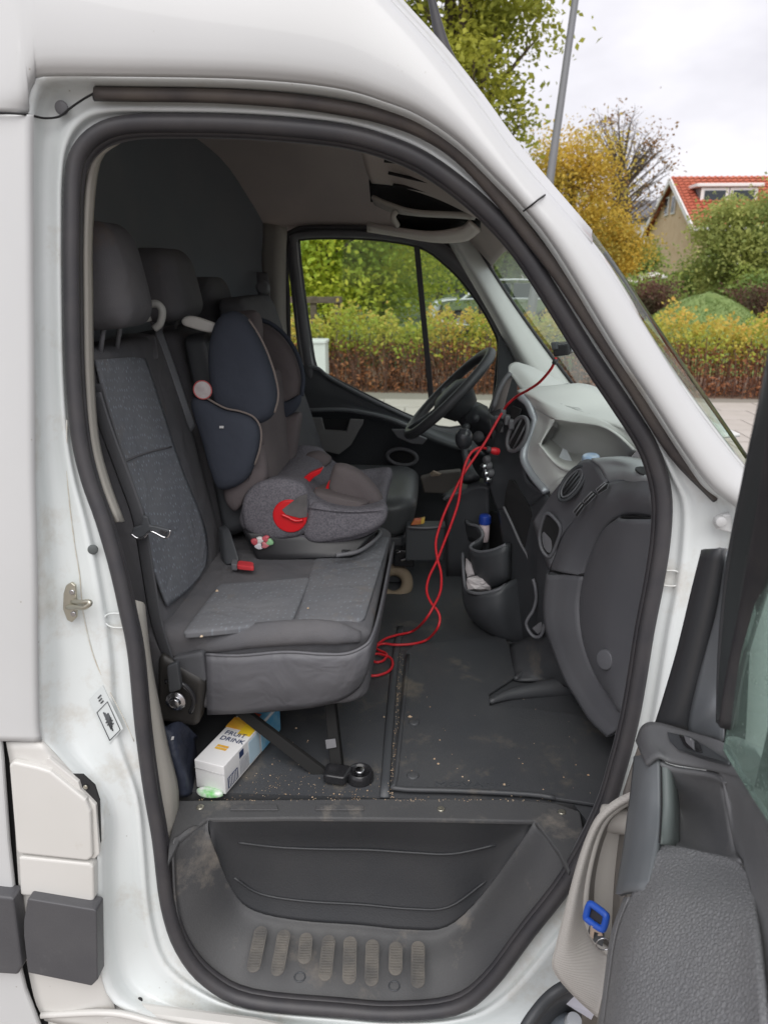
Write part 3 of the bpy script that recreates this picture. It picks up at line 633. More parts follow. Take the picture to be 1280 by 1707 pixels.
# floor mat with raised edge, studs and lettering
MATO = [(655,1318),(655,1300),(668,1180),(676,1090),(690,1078),(760,1072),(840,1062),(853,1090),(858,1132),(815,1160),(816,1180),(900,1187),(1000,1200),(1060,1225),(1050,1300),(990,1345),(925,1335),(880,1328),(760,1322)]
fm = plate('floor_mat', AZ(FZ+.004, MATO), (0, 0, .007), MATR, van, bevel=.002)
tube('mat_border', AZ(FZ+.011, [(925,1330),(880,1324),(760,1318),(660,1314),(660,1296),(672,1180),(680,1092)]), .005, MATR, fm, seg=8, n=4)
for x, y in ((690,1204),(688,1293)):
    lathe('mat_stud', [(.0, .004), (.011, .0035), (.0135, 0)], PZ(x, y, FZ+.011), (0, 0, 1), MATR, fm, seg=16)
tl = PZ(724, 1311, FZ+.0112)
text('mat_lettering', 'MOVANO', tl, PZ(838, 1311, FZ+.0112)-tl, (0, 1, 0), .0215, BLACKP, fm, .0012, 1.62)
gr_ = [PZ(x, y, FZ+.003) for x, y in [(641,1330),(650,1200),(660,1090),(668,1045)]]
tube('floor_seam', gr_, .010, BLACKP, van, seg=8, flat=.4, flat_dir=(1, 0, 0))
tube('tunnel_ridge', AZ(FZ+.01, [(816,1170),(850,1158),(900,1150),(960,1142)]), [.006, .018, .030], MATR, van, seg=10)
tube('tunnel_ridge', AZ(FZ+.01, [(858,1132),(880,1120),(930,1118),(960,1120)]), [.006, .014, .022], MATR, van, seg=10)
patch('footwell_wall', [[(.80, 1.13, .68), (.80, 1.6, .68), (.80, 2.2, .68), (.80, 2.92, .68)], [(.80, 1.13, 1.06), (.80, 1.6, 1.06), (.80, 2.2, 1.06), (.80, 2.92, 1.06)]], BLACKP, van, nu=3, nv=3, solid=.01)
patch('near_kick_panel', [[(.46, 1.16, .66), (.7, 1.15, .66), (.98, 1.15, .66)], [(.46, 1.17, 1.3), (.7, 1.16, 1.3), (.98, 1.16, 1.3)]], BLACKP, van, nu=3, nv=3, solid=.01)
patch('footwell_hump', [z3([(850,1075,.70),(855,1110,.69),(860,1135,.685)]), z3([(900,1060,.78),(910,1110,.74),(930,1140,.70)]), z3([(960,1080,.86),(980,1120,.82),(1000,1170,.75)])], MATR, van, nu=5, nv=5, solid=.006)

# ------------------------------------------------------------------ dashboard
dash = empty('dashboard', (.45, 2.0, 1.0), van); dash.location = Vector((.45, 2.0, 1.0))-van.location
DCORE = mat('dash_core_plastic', (.05, .05, .052), .8)
plate('dash_core', [(.47, 1.32, .78), (.47, 1.32, 1.16), (.50, 1.32, 1.18), (.60, 1.32, 1.14), (.82, 1.32, 1.02), (.82, 1.32, .78)], (0, 1.52, 0), DCORE, dash, bevel=0)
# glovebox side of the fascia, seen obliquely through the door
lidL = Q([(1037,863,1.40),(1008,886,1.475),(986,930,1.535),(971,985,1.555),(970,1035,1.53),(980,1085,1.48),(1002,1132,1.42),(1036,1174,1.34)])
lidR = Q([(1097,866,1.275),(1098,905,1.268),(1097,950,1.26),(1093,1000,1.255),(1088,1050,1.25),(1080,1100,1.247),(1072,1145,1.245),(1060,1192,1.245)])
lid_o = [lidR[0]]+lidL
lid_rows = [lidL]+[[a_.lerp(b_, f)+Vector((-.020, -.006, 0))*math.sin(math.pi*min(1, f*.8+.1)) for a_, b_ in zip(lidL, lidR)] for f in (.06, .3, .6)]+[lidR]
lid = patch('glovebox_lid', lid_rows, DARKP, dash, nu=4, nv=4, solid=.006)
lk = P(1020, 1100, 1.345)
lathe('lid_lock', [(.0, .004), (.019, .004), (.021, .001), (.021, -.01)], lk+Vector((-.014, 0, 0)), (-.80, -.55, .15), DARKP, dash, seg=24)
tube('lid_gap', nr(lid_o, .003), .0034, GAP, dash, seg=6, n=4)
# band round the lid
band_out = Q([(1096,806,1.29),(1070,800,1.33),(1045,800,1.40),(1012,808,1.46),(985,835,1.54),(960,862,1.60),(940,890,1.64),(926,925,1.66),(917,950,1.665)])
band_in = Q([(1096,864,1.30),(1066,857,1.34),(1040,859,1.40),(1018,872,1.455),(1000,896,1.505),(988,920,1.53),(980,940,1.545),(976,952,1.55),(973,960,1.552)])
band_m = [a.lerp(b, .5)+Vector((-.012, -.006, .004)) for a, b in zip(band_out, band_in)]
patch('upper_fascia', [band_out, band_m, band_in], DARKP, dash, nu=5, nv=5, solid=.006)
low_out = Q([(917,954,1.665),(912,1000,1.665),(914,1040,1.65),(924,1070,1.63),(946,1125,1.55),(970,1165,1.48),(990,1196,1.42),(1020,1225,1.35)])
low_in = Q([(974,960,1.552),(967,1002,1.55),(968,1040,1.53),(974,1071,1.50),(990,1118,1.45),(1010,1148,1.40),(1032,1176,1.34),(1060,1200,1.28)])
low_m = [a.lerp(b, .5)+Vector((-.010, -.004, 0)) for a, b in zip(low_out, low_in)]
low_back = [q+Vector((.18, .10, .03)) for q in low_out]
patch('lower_fascia', [low_back, low_out, low_m, low_in], DARKP, dash, nu=5, nv=4, solid=.006)
tube('fascia_joint', Q([(917,951,1.655),(945,958,1.60),(974,958,1.545)]), .003, GAP, dash, seg=6)
# top of the near end: pale shelf, cup recess shade painted as a dark patch
patch('fascia_top', [[q+Vector((.015, .015, -.03)) for q in Q([(1096,803,1.29),(1062,797,1.34),(1035,794,1.42),(1012,800,1.48)])], Q([(1096,803,1.29),(1062,797,1.34),(1035,794,1.42),(1012,800,1.48)]), Q([(1098,797,1.30),(1062,784,1.36),(1030,776,1.46),(1000,778,1.52)]), Q([(1098,776,1.38),(1058,770,1.42),(1020,765,1.50),(985,766,1.57)]), Q([(1098,768,1.50),(1060,764,1.55),(1030,762,1.62),(1000,768,1.64)])], mat('blue_grey_plastic', (.34, .355, .365), .5, bump=.15, bscale=420), dash, nu=5, nv=4, solid=.005)
plate('cup_recess', nr(Q([(1058,782,1.355),(1072,780,1.37),(1092,783,1.36),(1094,790,1.34),(1080,794,1.33),(1064,790,1.34)]), .012), (0, .0, .003), GAP, dash, n=3, bevel=0)
# fascia between the round vent and the slats
patch('vent_panel', [Q([(1012,803,1.47),(1000,780,1.52),(985,766,1.57),(968,770,1.62)]), Q([(985,838,1.54),(972,812,1.58),(955,795,1.62),(938,802,1.66)]), Q([(940,892,1.64),(930,868,1.66),(920,845,1.69),(912,835,1.72)]), Q([(917,954,1.665),(906,925,1.69),(896,895,1.71),(888,870,1.74)])], DARKP, dash, nu=5, nv=5, solid=.005)
vc = P(953, 806, 1.600)
va = (P(975, 772, 1.59)-P(931, 840, 1.625)); vb = va.normalized(); vax = Vector((-.80, -.52, .30)).normalized(); v1 = (vb-vax*vb.dot(vax)).normalized(); v2 = vax.cross(v1)
def vring(c, a1, a2, rr1, rr2, k=24): return [c+a1*(math.cos(2*math.pi*i/k)*rr1)+a2*(math.sin(2*math.pi*i/k)*rr2) for i in range(k)]
rv = tube('round_vent', vring(vc, v1, v2, .047, .024), .0045, BLACKP, dash, closed=True, n=2, seg=8)
plate('vent_bowl', vring(vc-vax*.002, v1, v2, .046, .023), tuple(-vax*.006), GAP, rv, bevel=0)
tube('vent_ring', vring(vc+vax*.001, v1, v2, .038, .017), .0024, DARKP, rv, closed=True, n=2, seg=8)
for t_ in (-.009, 0, .009):
    tube('vent_blade', [vc+v2*t_-v1*.03, vc+v2*t_+v1*.03], .0022, BLACKP, rv, seg=6, n=1)
# slatted side vent
for cell, Y0 in (([(993,816),(1007,805),(1013,807),(1011,815),(996,824)], 1.425), ([(971,835),(986,820),(993,825),(976,843)], 1.485), ([(955,853),(968,838),(974,843),(961,862)], 1.535)):
    sv = plate('side_vent', A(Y0, cell), (.004, .006, 0), GAP, dash, bevel=.001)
    c0, c1 = P((cell[0][0]+cell[-1][0])/2, (cell[0][1]+cell[-1][1])/2, Y0-.002), P((cell[1][0]+cell[2][0])/2, (cell[1][1]+cell[2][1])/2, Y0-.002)
    tube('vent_slat', [c0, c1], .0016, MIDP, sv, seg=6, n=1)
    tube('vent_frame', A(Y0+.002, cell), .0018, MIDP, sv, closed=True, n=1, seg=6)
# cubby with lip; a flush dark plate paints the shade of its opening
plate('cubby', nr(Q([(909,860,1.685),(920,864,1.67),(932,881,1.655),(927,903,1.665),(916,924,1.675),(905,913,1.69),(901,893,1.70),(905,870,1.69)]), .008), (.004, .006, 0), GAP, dash, n=3, bevel=0)
plate('cubby_floor', nr(Q([(903,890,1.70),(912,884,1.69),(920,905,1.68),(916,922,1.677),(906,912,1.69)]), .014), (.003, .004, 0), MIDP, dash, n=2, bevel=0)
tube('cubby_lip', nr(Q([(911,856,1.68),(922,862,1.665),(934,880,1.65),(928,905,1.66),(916,928,1.675),(903,916,1.69),(899,893,1.70),(904,868,1.69)]), .008), .0045, DARKP, dash, closed=True, n=4, seg=8)
# pale upper dash with the tray
fasc = [Q([(868,650,2.06),(890,655,2.02),(918,668,1.98),(962,686,1.92),(1010,698,1.80),(1060,716,1.62),(1098,740,1.45)]),
        Q([(880,672,2.02),(898,684,1.98),(925,700,1.90),(960,706,1.84),(1002,712,1.74),(1048,740,1.60),(1096,770,1.44)])]
patch('pale_fascia_rim', [[q+Vector((.16, .02, .015)) for q in fasc[0]], fasc[0], [a.lerp(b, .5)+Vector((-.004, -.004, .004)) for a, b in zip(*fasc)], fasc[1]], LIGHTP, dash, nu=5, nv=4, solid=.006)
patch('tray_wall', [[q+Vector((-.01, -.01, .006)) for q in Q([(925,700,1.90),(960,706,1.84),(1002,712,1.74),(1030,726,1.66),(1060,752,1.56)])], Q([(925,700,1.90),(960,706,1.84),(1002,712,1.74),(1030,726,1.66),(1060,752,1.56)]), Q([(928,716,2.02),(960,716,1.98),(990,722,1.92),(1020,738,1.82),(1050,765,1.68)]), Q([(900,756,2.03),(930,764,2.01),(970,770,1.95),(1005,776,1.85),(1050,788,1.70)])], LIGHTP, dash, nu=5, nv=5, solid=.004)
patch('tray_floor', [Q([(896,738,1.91),(922,772,1.85),(950,790,1.79),(985,782,1.70)]), Q([(900,742,1.90),(925,770,1.84),(950,782,1.78),(980,775,1.72)]), Q([(908,740,1.96),(935,762,1.93),(965,768,1.88),(1000,768,1.8)]), Q([(912,728,2.04),(945,748,2.03),(975,754,1.98),(1012,762,1.87)])], LIGHTP, dash, nu=5, nv=4, solid=.004)
patch('pale_fascia', [Q([(880,672,2.02),(889,690,2.0),(888,712,1.98),(878,745,1.97),(876,768,1.95),(892,795,1.90),(912,818,1.84)]), Q([(898,684,1.98),(904,700,1.96),(902,722,1.93),(896,745,1.91),(902,762,1.89),(920,785,1.84),(930,800,1.80)]), Q([(925,700,1.90),(917,712,1.90),(908,726,1.90),(901,742,1.90),(912,760,1.87),(935,780,1.82),(952,790,1.78)]), ], LIGHTP, dash, nu=5, nv=4, solid=.005)
patch('pale_fascia_lower', [Q([(912,818,1.84),(930,800,1.80),(952,790,1.78),(968,772,1.72)]), Q([(924,836,1.85),(942,818,1.81),(962,802,1.78),(985,782,1.72)])], LIGHTP, dash, nu=4, nv=2, solid=.005)
tube('silver_edge', Q([(866,660,2.03),(880,672,2.01),(888,690,1.99),(892,702,1.98),(886,724,1.97),(876,746,1.96),(874,768,1.94),(890,796,1.89),(911,820,1.83)]), .013, SILVER, dash, seg=10, flat=.6)
# dash top surface up to the screen
patch('dash_top', [Q([(868,650,2.06),(890,655,2.02),(918,668,1.98),(962,686,1.92),(1010,698,1.80),(1060,716,1.62),(1098,740,1.40)]), Q([(905,650,2.10),(930,655,2.05),(962,672,2.0),(1000,690,1.9),(1036,698,1.8),(1075,712,1.66),(1110,735,1.45)]), Q([(945,640,2.3),(960,650,2.25),(980,664,2.15),(1010,678,2.05),(1045,690,1.95),(1085,706,1.8),(1125,728,1.6)])], mat('dash_top_plastic', (.42, .43, .42), .6, bump=.15, bscale=420), dash, nu=4, nv=4, solid=.006)
patch('scuttle_ledge', [Q([(962,656,2.5),(985,668,2.3),(1015,680,2.1),(1050,694,1.9),(1095,712,1.7),(1130,730,1.5)]), Q([(975,650,2.6),(1000,663,2.45),(1030,678,2.25),(1065,692,2.0),(1105,708,1.8),(1145,728,1.6)])], LIGHTP, dash, nu=4, nv=3, solid=.008)
plate('fascia_backing', Q([(878,672,2.12),(935,690,2.12),(1000,716,2.05),(1050,760,1.95),(990,800,1.95),(930,850,1.98),(905,845,2.0),(872,790,2.08),(868,740,2.1)]), (.02, .03, 0), LIGHTP, dash, bevel=0)
# instrument hood
hood = patch('instrument_hood', [Q([(847,622,2.20),(848,611,2.24),(856,606,2.3),(862,606,2.45),(858,612,2.6)]), Q([(856,632,2.18),(870,618,2.20),(882,614,2.28),(886,614,2.45),(880,622,2.6)]), Q([(870,652,2.14),(892,634,2.16),(910,628,2.26),(918,630,2.45),(910,640,2.6)]), Q([(890,660,2.10),(925,652,2.14),(945,646,2.26),(958,650,2.45),(950,660,2.6)])], LIGHTP, dash, nu=5, nv=5, solid=.008)
patch('instrument_face', [Q([(838,640,2.22),(846,628,2.24),(854,622,2.35)]), Q([(826,665,2.22),(836,655,2.26),(846,650,2.4)]), Q([(818,688,2.2),(828,682,2.26),(838,680,2.4)])], BLACKP, dash, nu=4, nv=4, solid=.006)
tube('instrument_bezel', Q([(850,622,2.18),(840,634,2.17),(830,654,2.16),(822,680,2.15)]), .007, MIDP, dash, seg=8)
patch('column_shroud', [Q([(770,690,2.5),(790,672,2.5),(812,680,2.45)]), Q([(775,700,2.35),(795,690,2.32),(815,695,2.3)]), Q([(780,730,2.38),(800,725,2.35),(820,730,2.32)])], BLACKP, dash, nu=5, nv=5, solid=.01)
# centre stack
stack = patch('centre_stack', [Q([(862,656,2.05),(852,668,2.08),(842,682,2.10),(832,695,2.14)]), Q([(882,680,2.0),(868,700,2.05),(850,712,2.08),(828,718,2.12)]), Q([(884,720,1.97),(866,742,2.02),(842,752,2.06),(820,750,2.10)]), Q([(874,765,1.94),(852,784,1.99),(832,790,2.03),(808,775,2.07)]), Q([(880,800,1.90),(860,815,1.95),(838,822,2.0),(820,825,2.04)]), Q([(910,822,1.84),(880,845,1.9),(850,850,1.96),(830,850,2.0)])], BLACKP, dash, nu=5, nv=4, solid=.006)
plate('display', nr(Q([(853,676,2.045),(868,682,2.02),(862,702,2.02),(848,696,2.045)]), .03), (.004, .004, 0), GAP, stack, bevel=.002)
for x, y, Y_ in ((838,690,2.06),(845,700,2.045),(852,707,2.03),(828,702,2.08),(834,712,2.065)):
    q = nr([P(x, y, Y_)], .025)[0]; softbox('stack_button', [q+Vector(v) for v in box8(-.008, .008, -.012, .012, -.014, .014)], MIDP, stack, r_=.4)
plate('radio_slot', nr(Q([(826,700,2.06),(836,708,2.05),(830,722,2.05),(820,714,2.07)]), .03), (.005, .004, 0), GAP, stack, bevel=.002)
cvv = nr([P(862, 724, 1.985)], .01)[0]; cax = Vector((-.8, -.5, .2)).normalized(); c1 = (P(876, 700, 1.99)-P(850, 750, 2.01)).normalized(); c1 = (c1-cax*c1.dot(cax)).normalized(); c2 = cax.cross(c1)
tube('stack_vent', vring(cvv, c1, c2, .050, .034), .006, MIDP, stack, closed=True, n=2, seg=8)
plate('stack_vent_bowl', vring(cvv-cax*.002, c1, c2, .047, .031), tuple(-cax*.006), GAP, stack, bevel=0)
for t_ in (-.012, .012): tube('stack_vent_blade', [cvv+c2*t_-c1*.04, cvv+c2*t_+c1*.04], .003, MIDP, stack, seg=6, n=1)
for i, (x, y) in enumerate(((812,766),(808,778),(815,776),(811,790),(818,788),(814,800))):
    q = P(x, y, 2.035); lathe('heater_switch', [(.0, .012), (.009, .011), (.011, .004), (.012, -.004)], q, (-.85, -.45, .1), CHROME if i % 2 else MIDP, stack, seg=12)
# dark lower console; cubby shade painted as a flat near-black plate
patch('lower_console', [Q([(830,850,2.0),(850,850,1.96),(880,845,1.9),(910,822,1.84),(940,892,1.66)]), Q([(835,880,1.98),(855,885,1.93),(885,880,1.86),(905,880,1.78),(917,950,1.68)]), Q([(840,930,1.96),(862,940,1.9),(885,945,1.82),(898,960,1.74),(911,1000,1.68)]), Q([(845,1000,1.95),(862,1010,1.9),(880,1020,1.82),(900,1035,1.74),(922,1070,1.66)]), Q([(850,1070,1.95),(870,1075,1.9),(890,1080,1.82),(920,1095,1.74),(946,1125,1.6)])], BLACKP, dash, nu=4, nv=4, solid=.006)
plate('console_cubby', Q([(848,800,1.955),(862,812,1.93),(882,850,1.875),(888,872,1.855),(880,920,1.85),(868,905,1.88),(850,865,1.93),(840,842,1.96)]), (.006, .006, 0), GAP, dash, n=2, bevel=0)
tube('cubby_edge', Q([(839,845,1.95),(852,872,1.92),(868,908,1.875),(880,930,1.845),(884,960,1.83)]), .004, MIDP, dash, seg=6)
tube('console_hook', Q([(888,965,1.74),(892,980,1.73),(893,1000,1.73),(888,1018,1.73),(879,1032,1.73),(877,1042,1.73),(884,1056,1.72),(893,1062,1.71),(902,1058,1.70),(908,1040,1.70)]), .0045, DARKP, dash, seg=8)
plate('hook_pocket', Q([(886,1048,1.735),(896,1040,1.73),(905,1034,1.72),(906,1050,1.72),(896,1058,1.725)]), (.004, .01, 0), MIDP, dash, bevel=.002)
# twin bins of the cup holder
cup = patch('cup_holder', [Q([(771,920,2.02),(772,950,1.98),(776,982,1.95),(800,990,1.88),(830,984,1.86),(848,970,1.88),(870,960,1.92)]), Q([(770,960,2.02),(772,985,1.98),(776,1010,1.95),(800,1022,1.88),(832,1020,1.85),(855,1010,1.87),(878,1000,1.9)]), Q([(780,1010,2.04),(785,1022,2.0),(793,1038,1.97),(815,1052,1.91),(840,1058,1.88),(862,1050,1.88),(885,1040,1.88)]), Q([(820,1040,2.06),(828,1050,2.02),(836,1062,1.99),(848,1072,1.95),(862,1076,1.92),(876,1074,1.9),(888,1066,1.88)])], BLACKP, dash, nu=5, nv=4, solid=.006)
tube('bin_rim', Q([(771,922,2.02),(772,950,1.98),(776,980,1.95),(786,988,1.90),(805,989,1.875),(830,983,1.86),(843,974,1.88)]), .0048, DARKP, cup, seg=8)
patch('upper_bin', [Q([(786,909,2.0),(784,916,1.97),(800,921,1.93),(820,918,1.90),(842,909,1.89),(850,905,1.92)]), Q([(788,935,2.0),(790,950,1.97),(803,960,1.93),(822,960,1.90),(843,955,1.89),(850,950,1.92)]), Q([(795,960,2.02),(800,975,1.99),(812,982,1.95),(828,978,1.92),(845,968,1.91),(852,962,1.94)])], BLACKP, cup, nu=5, nv=4, solid=.006)
tube('bin_rim', Q([(777,868,2.10),(782,874,2.06),(795,877,2.03),(802,884,2.01),(804,894,2.0),(796,902,2.0),(786,908,1.99),(785,915,1.97),(800,920,1.93),(822,917,1.90),(843,908,1.89)]), .0048, DARKP, cup, seg=8)
patch('bin_side', [Q([(777,868,2.10),(795,877,2.03),(804,894,2.0),(786,908,1.99)]), Q([(778,900,2.12),(795,905,2.06),(803,915,2.03),(788,925,2.02)])], BLACKP, cup, nu=5, nv=3, solid=.006)
patch('bin_back', [Q([(780,850,2.2),(810,850,2.15),(840,860,2.05),(850,880,1.98)]), Q([(780,960,2.2),(810,965,2.15),(840,965,2.05),(850,965,1.98)])], GAP, cup, nu=4, nv=3, solid=.006)
# gear lever pod
gp = patch('gear_pod', [Q([(738,828,2.25),(760,812,2.25),(790,800,2.2),(808,800,2.15)]), Q([(742,830,2.15),(765,822,2.12),(790,812,2.1),(812,812,2.08)]), Q([(745,850,2.15),(768,842,2.12),(792,832,2.1),(815,830,2.08)]), Q([(745,960,2.15),(768,960,2.12),(792,960,2.1),(815,960,2.08)])], BLACKP, dash, nu=4, nv=4, solid=.01)
tube('pod_edge', Q([(740,832,2.15),(752,826,2.13),(775,820,2.11),(800,812,2.09)]), .006, MIDP, gp, seg=8)
gl = tube('gear_lever', Q([(785,800,2.12),(782,785,2.14),(776,762,2.16),(773,745,2.18)]), [.028, .016, .010, .009], BLACKP, van, seg=12)
softbox('gear_knob', [P(773, 731, 2.18)+Vector(v) for v in box8(-.026, .026, -.026, .026, -.032, .032)], mat('gloss_knob', (.05, .052, .058), .25), gl, r_=.9)
# steering wheel
swc = P(748, 656, 2.42); e1 = Vector((.70, 0, .714)); e2 = Vector((0, 1, 0)); e3 = Vector((-.714, 0, .70))
stw = empty('steering_wheel', tuple(swc-van.location), van)
tube('wheel_rim', [swc+e1*(math.cos(a_)*.185)+e2*(math.sin(a_)*.185) for a_ in [2*math.pi*i/28 for i in range(28)]], .0165, mat('wheel_leather', (.065, .066, .07), .42, bump=.2, bscale=400), stw, closed=True, n=2, seg=12)
lathe('airbag_hub', [(.0, .035), (.05, .032), (.075, .015), (.07, -.02), (.05, -.06)], swc-e3*.02, e3, BLACKP, stw, seg=20)
for sy in (-1, 1): tube('wheel_spoke', [swc-e3*.02+e2*(sy*.05)-e1*.01, swc-e3*.012+e2*(sy*.12)-e1*.02, swc+e2*(sy*.178)-e1*.02], .016, BLACKP, stw, seg=8, flat=.6)
tube('wheel_spoke', [swc-e3*.02-e1*.05, swc-e1*.178], .016, BLACKP, stw, seg=8, n=1)
tube('steering_column', [swc-e3*.05, swc-e3*.2, swc-e3*.38], [.04, .055, .06], BLACKP, stw, seg=14)
for sy, dz in ((-1, .02), (-1, -.02), (1, .0)):
    tube('column_stalk', [swc-e3*.11+e2*(sy*.04)+e1*dz, swc-e3*.10+e2*(sy*.13)+e1*dz, swc-e3*.09+e2*(sy*.17)+e1*dz], [.008, .008, .013], BLACKP, stw, seg=8)
tube('ignition_barrel', [swc-e3*.16+e2*(-.05)-e1*.02, swc-e3*.15+e2*(-.11)-e1*.02], .018, MIDP, stw, seg=10, n=1)

# ------------------------------------------------------------------ seats
bench = empty('bench_seat', tuple(Vector((-.30, 1.65, .68))-van.location), van)
ZT, NY, FYB = 1.015, 1.275, 1.93
def bc(x0, x1, y0, y1, z0, z1): return box8(x0, x1, y0, y1, z0, z1)
def cush(p):                        # front corners rounded in plan, front edge dipping
    x, y, z = p
    if x > 0: y = y*(1-.06*x*x) if y < 0 else y
    return [x, y, z]
softbox('cushion', [(-.55,NY+.005,.815),(-.115,NY+.01,.835),(-.10,FYB,.84),(-.55,FYB,.82),(-.57,NY,ZT-.005),(-.105,NY,ZT),(-.095,FYB,ZT),(-.57,FYB,ZT)], CLOTH, bench, r_=(.22,.10,.30), nf=6, ns=4, fn=cush)
# vinyl side valance wrapping round the front
vt = Q([(344,1092,1.272),(400,1094,1.268),(473,1088,1.266),(532,1091,1.266),(575,1091,1.268),(604,1080,1.276),(620,1062,1.30),(634,1015,1.42),(646,955,1.62),(656,905,1.82)])
vb_ = Q([(346,1190,1.290),(400,1188,1.286),(473,1183,1.284),(520,1178,1.284),(562,1168,1.288),(592,1150,1.298),(608,1125,1.32),(622,1075,1.44),(634,1010,1.62),(644,955,1.82)])
patch('valance', [vt, [a.lerp(b, .5)+Vector((.004, -.010, 0)) for a, b in zip(vt, vb_)], vb_], VINYL, bench, nu=5, nv=4, solid=.006)
tube('piping', [q+Vector((0, -.001, .002)) for q in vt], .0032, VINYL, bench, seg=8)
def pad(nm, px, z, th, m_, par, r_=(.12,.12,.6)):
    q = AZ(z, px); return softbox(nm, [q[0], q[1], q[2], q[3]]+[p+Vector((0, 0, th)) for p in (q[0], q[1], q[2], q[3])], m_, par, r_=r_, nf=6)
pad('seat_panel', [(304,1068),(487,1050),(518,972),(366,984)], ZT-.012, .018, PATS, bench)
pad('front_panel', [(494,1046),(606,1046),(650,900),(524,940)], ZT-.014, .017, PATS, bench, (.2,.1,.6))
tube('side_bolster', Q([(300,1078,1.295),(364,1068,1.290),(434,1058,1.288),(512,1053,1.287),(560,1055,1.289),(600,1062,1.298)]), [.014, .024, .026, .026, .024, .012], CLOTH, bench, seg=12, flat=.8)
# backrest of the near place and of the middle place
def back(y0, y1, zt, nm):
    f = lambda x, y, z: Vector((x, y, z))
    return softbox(nm, [f(-.67,y0,.92), f(-.502,y0,.95), f(-.502,y1,.95), f(-.67,y1,.92), f(-.78,y0+.01,zt-.02), f(-.611,y0+.01,zt), f(-.611,y1-.01,zt), f(-.78,y1-.01,zt-.02)], CLOTH, bench, r_=(.35,.22,.10), nf=5, ns=4)
back(1.295, 1.76, 1.545, 'backrest'); back(1.77, 2.20, 1.545, 'backrest')
def PB(px, py, off=.004):           # front face of the backrest, leaning back
    d = ray(px, py); t = (-.3303+off-.1814*EYE.z)/(d.x+.1814*d.z); return EYE+d*t
pp = [[PB(x, y) for x, y in r_] for r_ in ([(160,600),(188,598),(216,596),(242,598)], [(180,690),(212,690),(244,691),(273,692)], [(206,780),(240,780),(272,780),(302,780)], [(237,880),(272,878),(306,876),(339,873)], [(262,965),(292,957),(321,946),(345,930)], [(279,1010),(298,996),(314,982),(331,962)])]
patch('back_panel', pp, PATT, bench, nu=6, nv=5, solid=.006)
tube('panel_seam', [PB(x, y, .008) for x, y in [(203,772),(230,760),(258,751),(286,745)]], .002, CLOTH, bench, seg=6)
def headrest(px, py, Y_, w_, h_, par, d_=.11, nm='headrest'):
    c = P(px, py, Y_)
    hr_ = softbox(nm, [c+Vector(v) for v in [(-d_/2,-w_/2,-h_/2),(d_/2,-w_/2*.9,-h_/2*.9),(d_/2,w_/2*.9,-h_/2*.9),(-d_/2,w_/2,-h_/2),(-d_/2-.02,-w_/2*.85,h_/2),(d_/2-.03,-w_/2*.8,h_/2*.98),(d_/2-.03,w_/2*.8,h_/2*.98),(-d_/2-.02,w_/2*.85,h_/2)]], CLOTH, par, r_=(.6,.45,.5), nf=4, ns=4, bulge=(.12, .05, .0))
    for s in (-1, 1): tube('headrest_post', [c+Vector((-.01, s*w_*.22, -h_/2+.02)), c+Vector((-.03, s*w_*.22, -h_/2-.055))], .005, MIDP, hr_, seg=8, n=1)
headrest(190, 462, 1.42, .175, .195, bench, .11)
headrest(288, 476, 1.82, .24, .17, bench, .11)
# fixed shoulder belt guide on the bench back
gd = tube('belt_guide', Q([(248,536,1.545),(243,518,1.545),(250,508,1.545),(263,507,1.545),(271,518,1.545),(268,538,1.545),(258,548,1.545)]), .008, mat('guide_plastic', (.34, .34, .32), .5), bench, seg=8)
softbox('guide_tower', ext8(Q([(226,560,1.64),(262,558,1.64),(268,600,1.60),(232,600,1.60)]), (-.06, .06, 0)), MIDP, bench, r_=.3)
def strap(nm, pts, wdt, par, fd_): return tube(nm, pts, wdt, BELT, par, seg=8, flat=.07, flat_dir=fd_)
strap('middle_belt', Q([(258,538,1.585),(272,570,1.555),(290,620,1.535),(310,680,1.52),(322,715,1.55)]), .012, bench, (.2, 1, .1))
# legs and floor fixings
lgm = mat('leg_black', (.016, .016, .016), .75, spec=.2)
leg = softbox('seat_leg', ext8(Q([(540,1165,1.36),(557,1165,1.36),(572,1296,1.285),(552,1296,1.285)]), (0, .03, 0)), lgm, bench, r_=.2)
plate('leg_label', Q([(542,1234,1.315),(559,1232,1.315),(561,1246,1.308),(544,1249,1.308)]), (0, .003, 0), MIDP, leg, bevel=.001)
softbox('seat_stay', ext8(Q([(385,1186,1.33),(412,1186,1.33),(552,1292,1.285),(540,1308,1.275)]), (0, .012, 0)), mat('satin_black_bar', (.016, .016, .016), .75, spec=.2), bench, r_=.2)
fb = PZ(600, 1298, FZ)
lathe('floor_cup', [(.0, .012), (.014, .010), (.018, .018), (.024, .022), (.028, .014), (.029, .0)], fb, (0, 0, 1), BLACKM, bench, seg=24)
lathe('fixing_bolt', [(.0, .022), (.010, .021), (.012, .012)], fb+Vector((0, 0, .002)), (0, 0, 1), CHROME, bench, seg=12)
softbox('foot_clamp', ext8(AZ(FZ+.004, [(538,1306),(575,1312),(590,1290),(545,1284)]), (0, 0, .022)), BLACKM, bench, r_=.4)
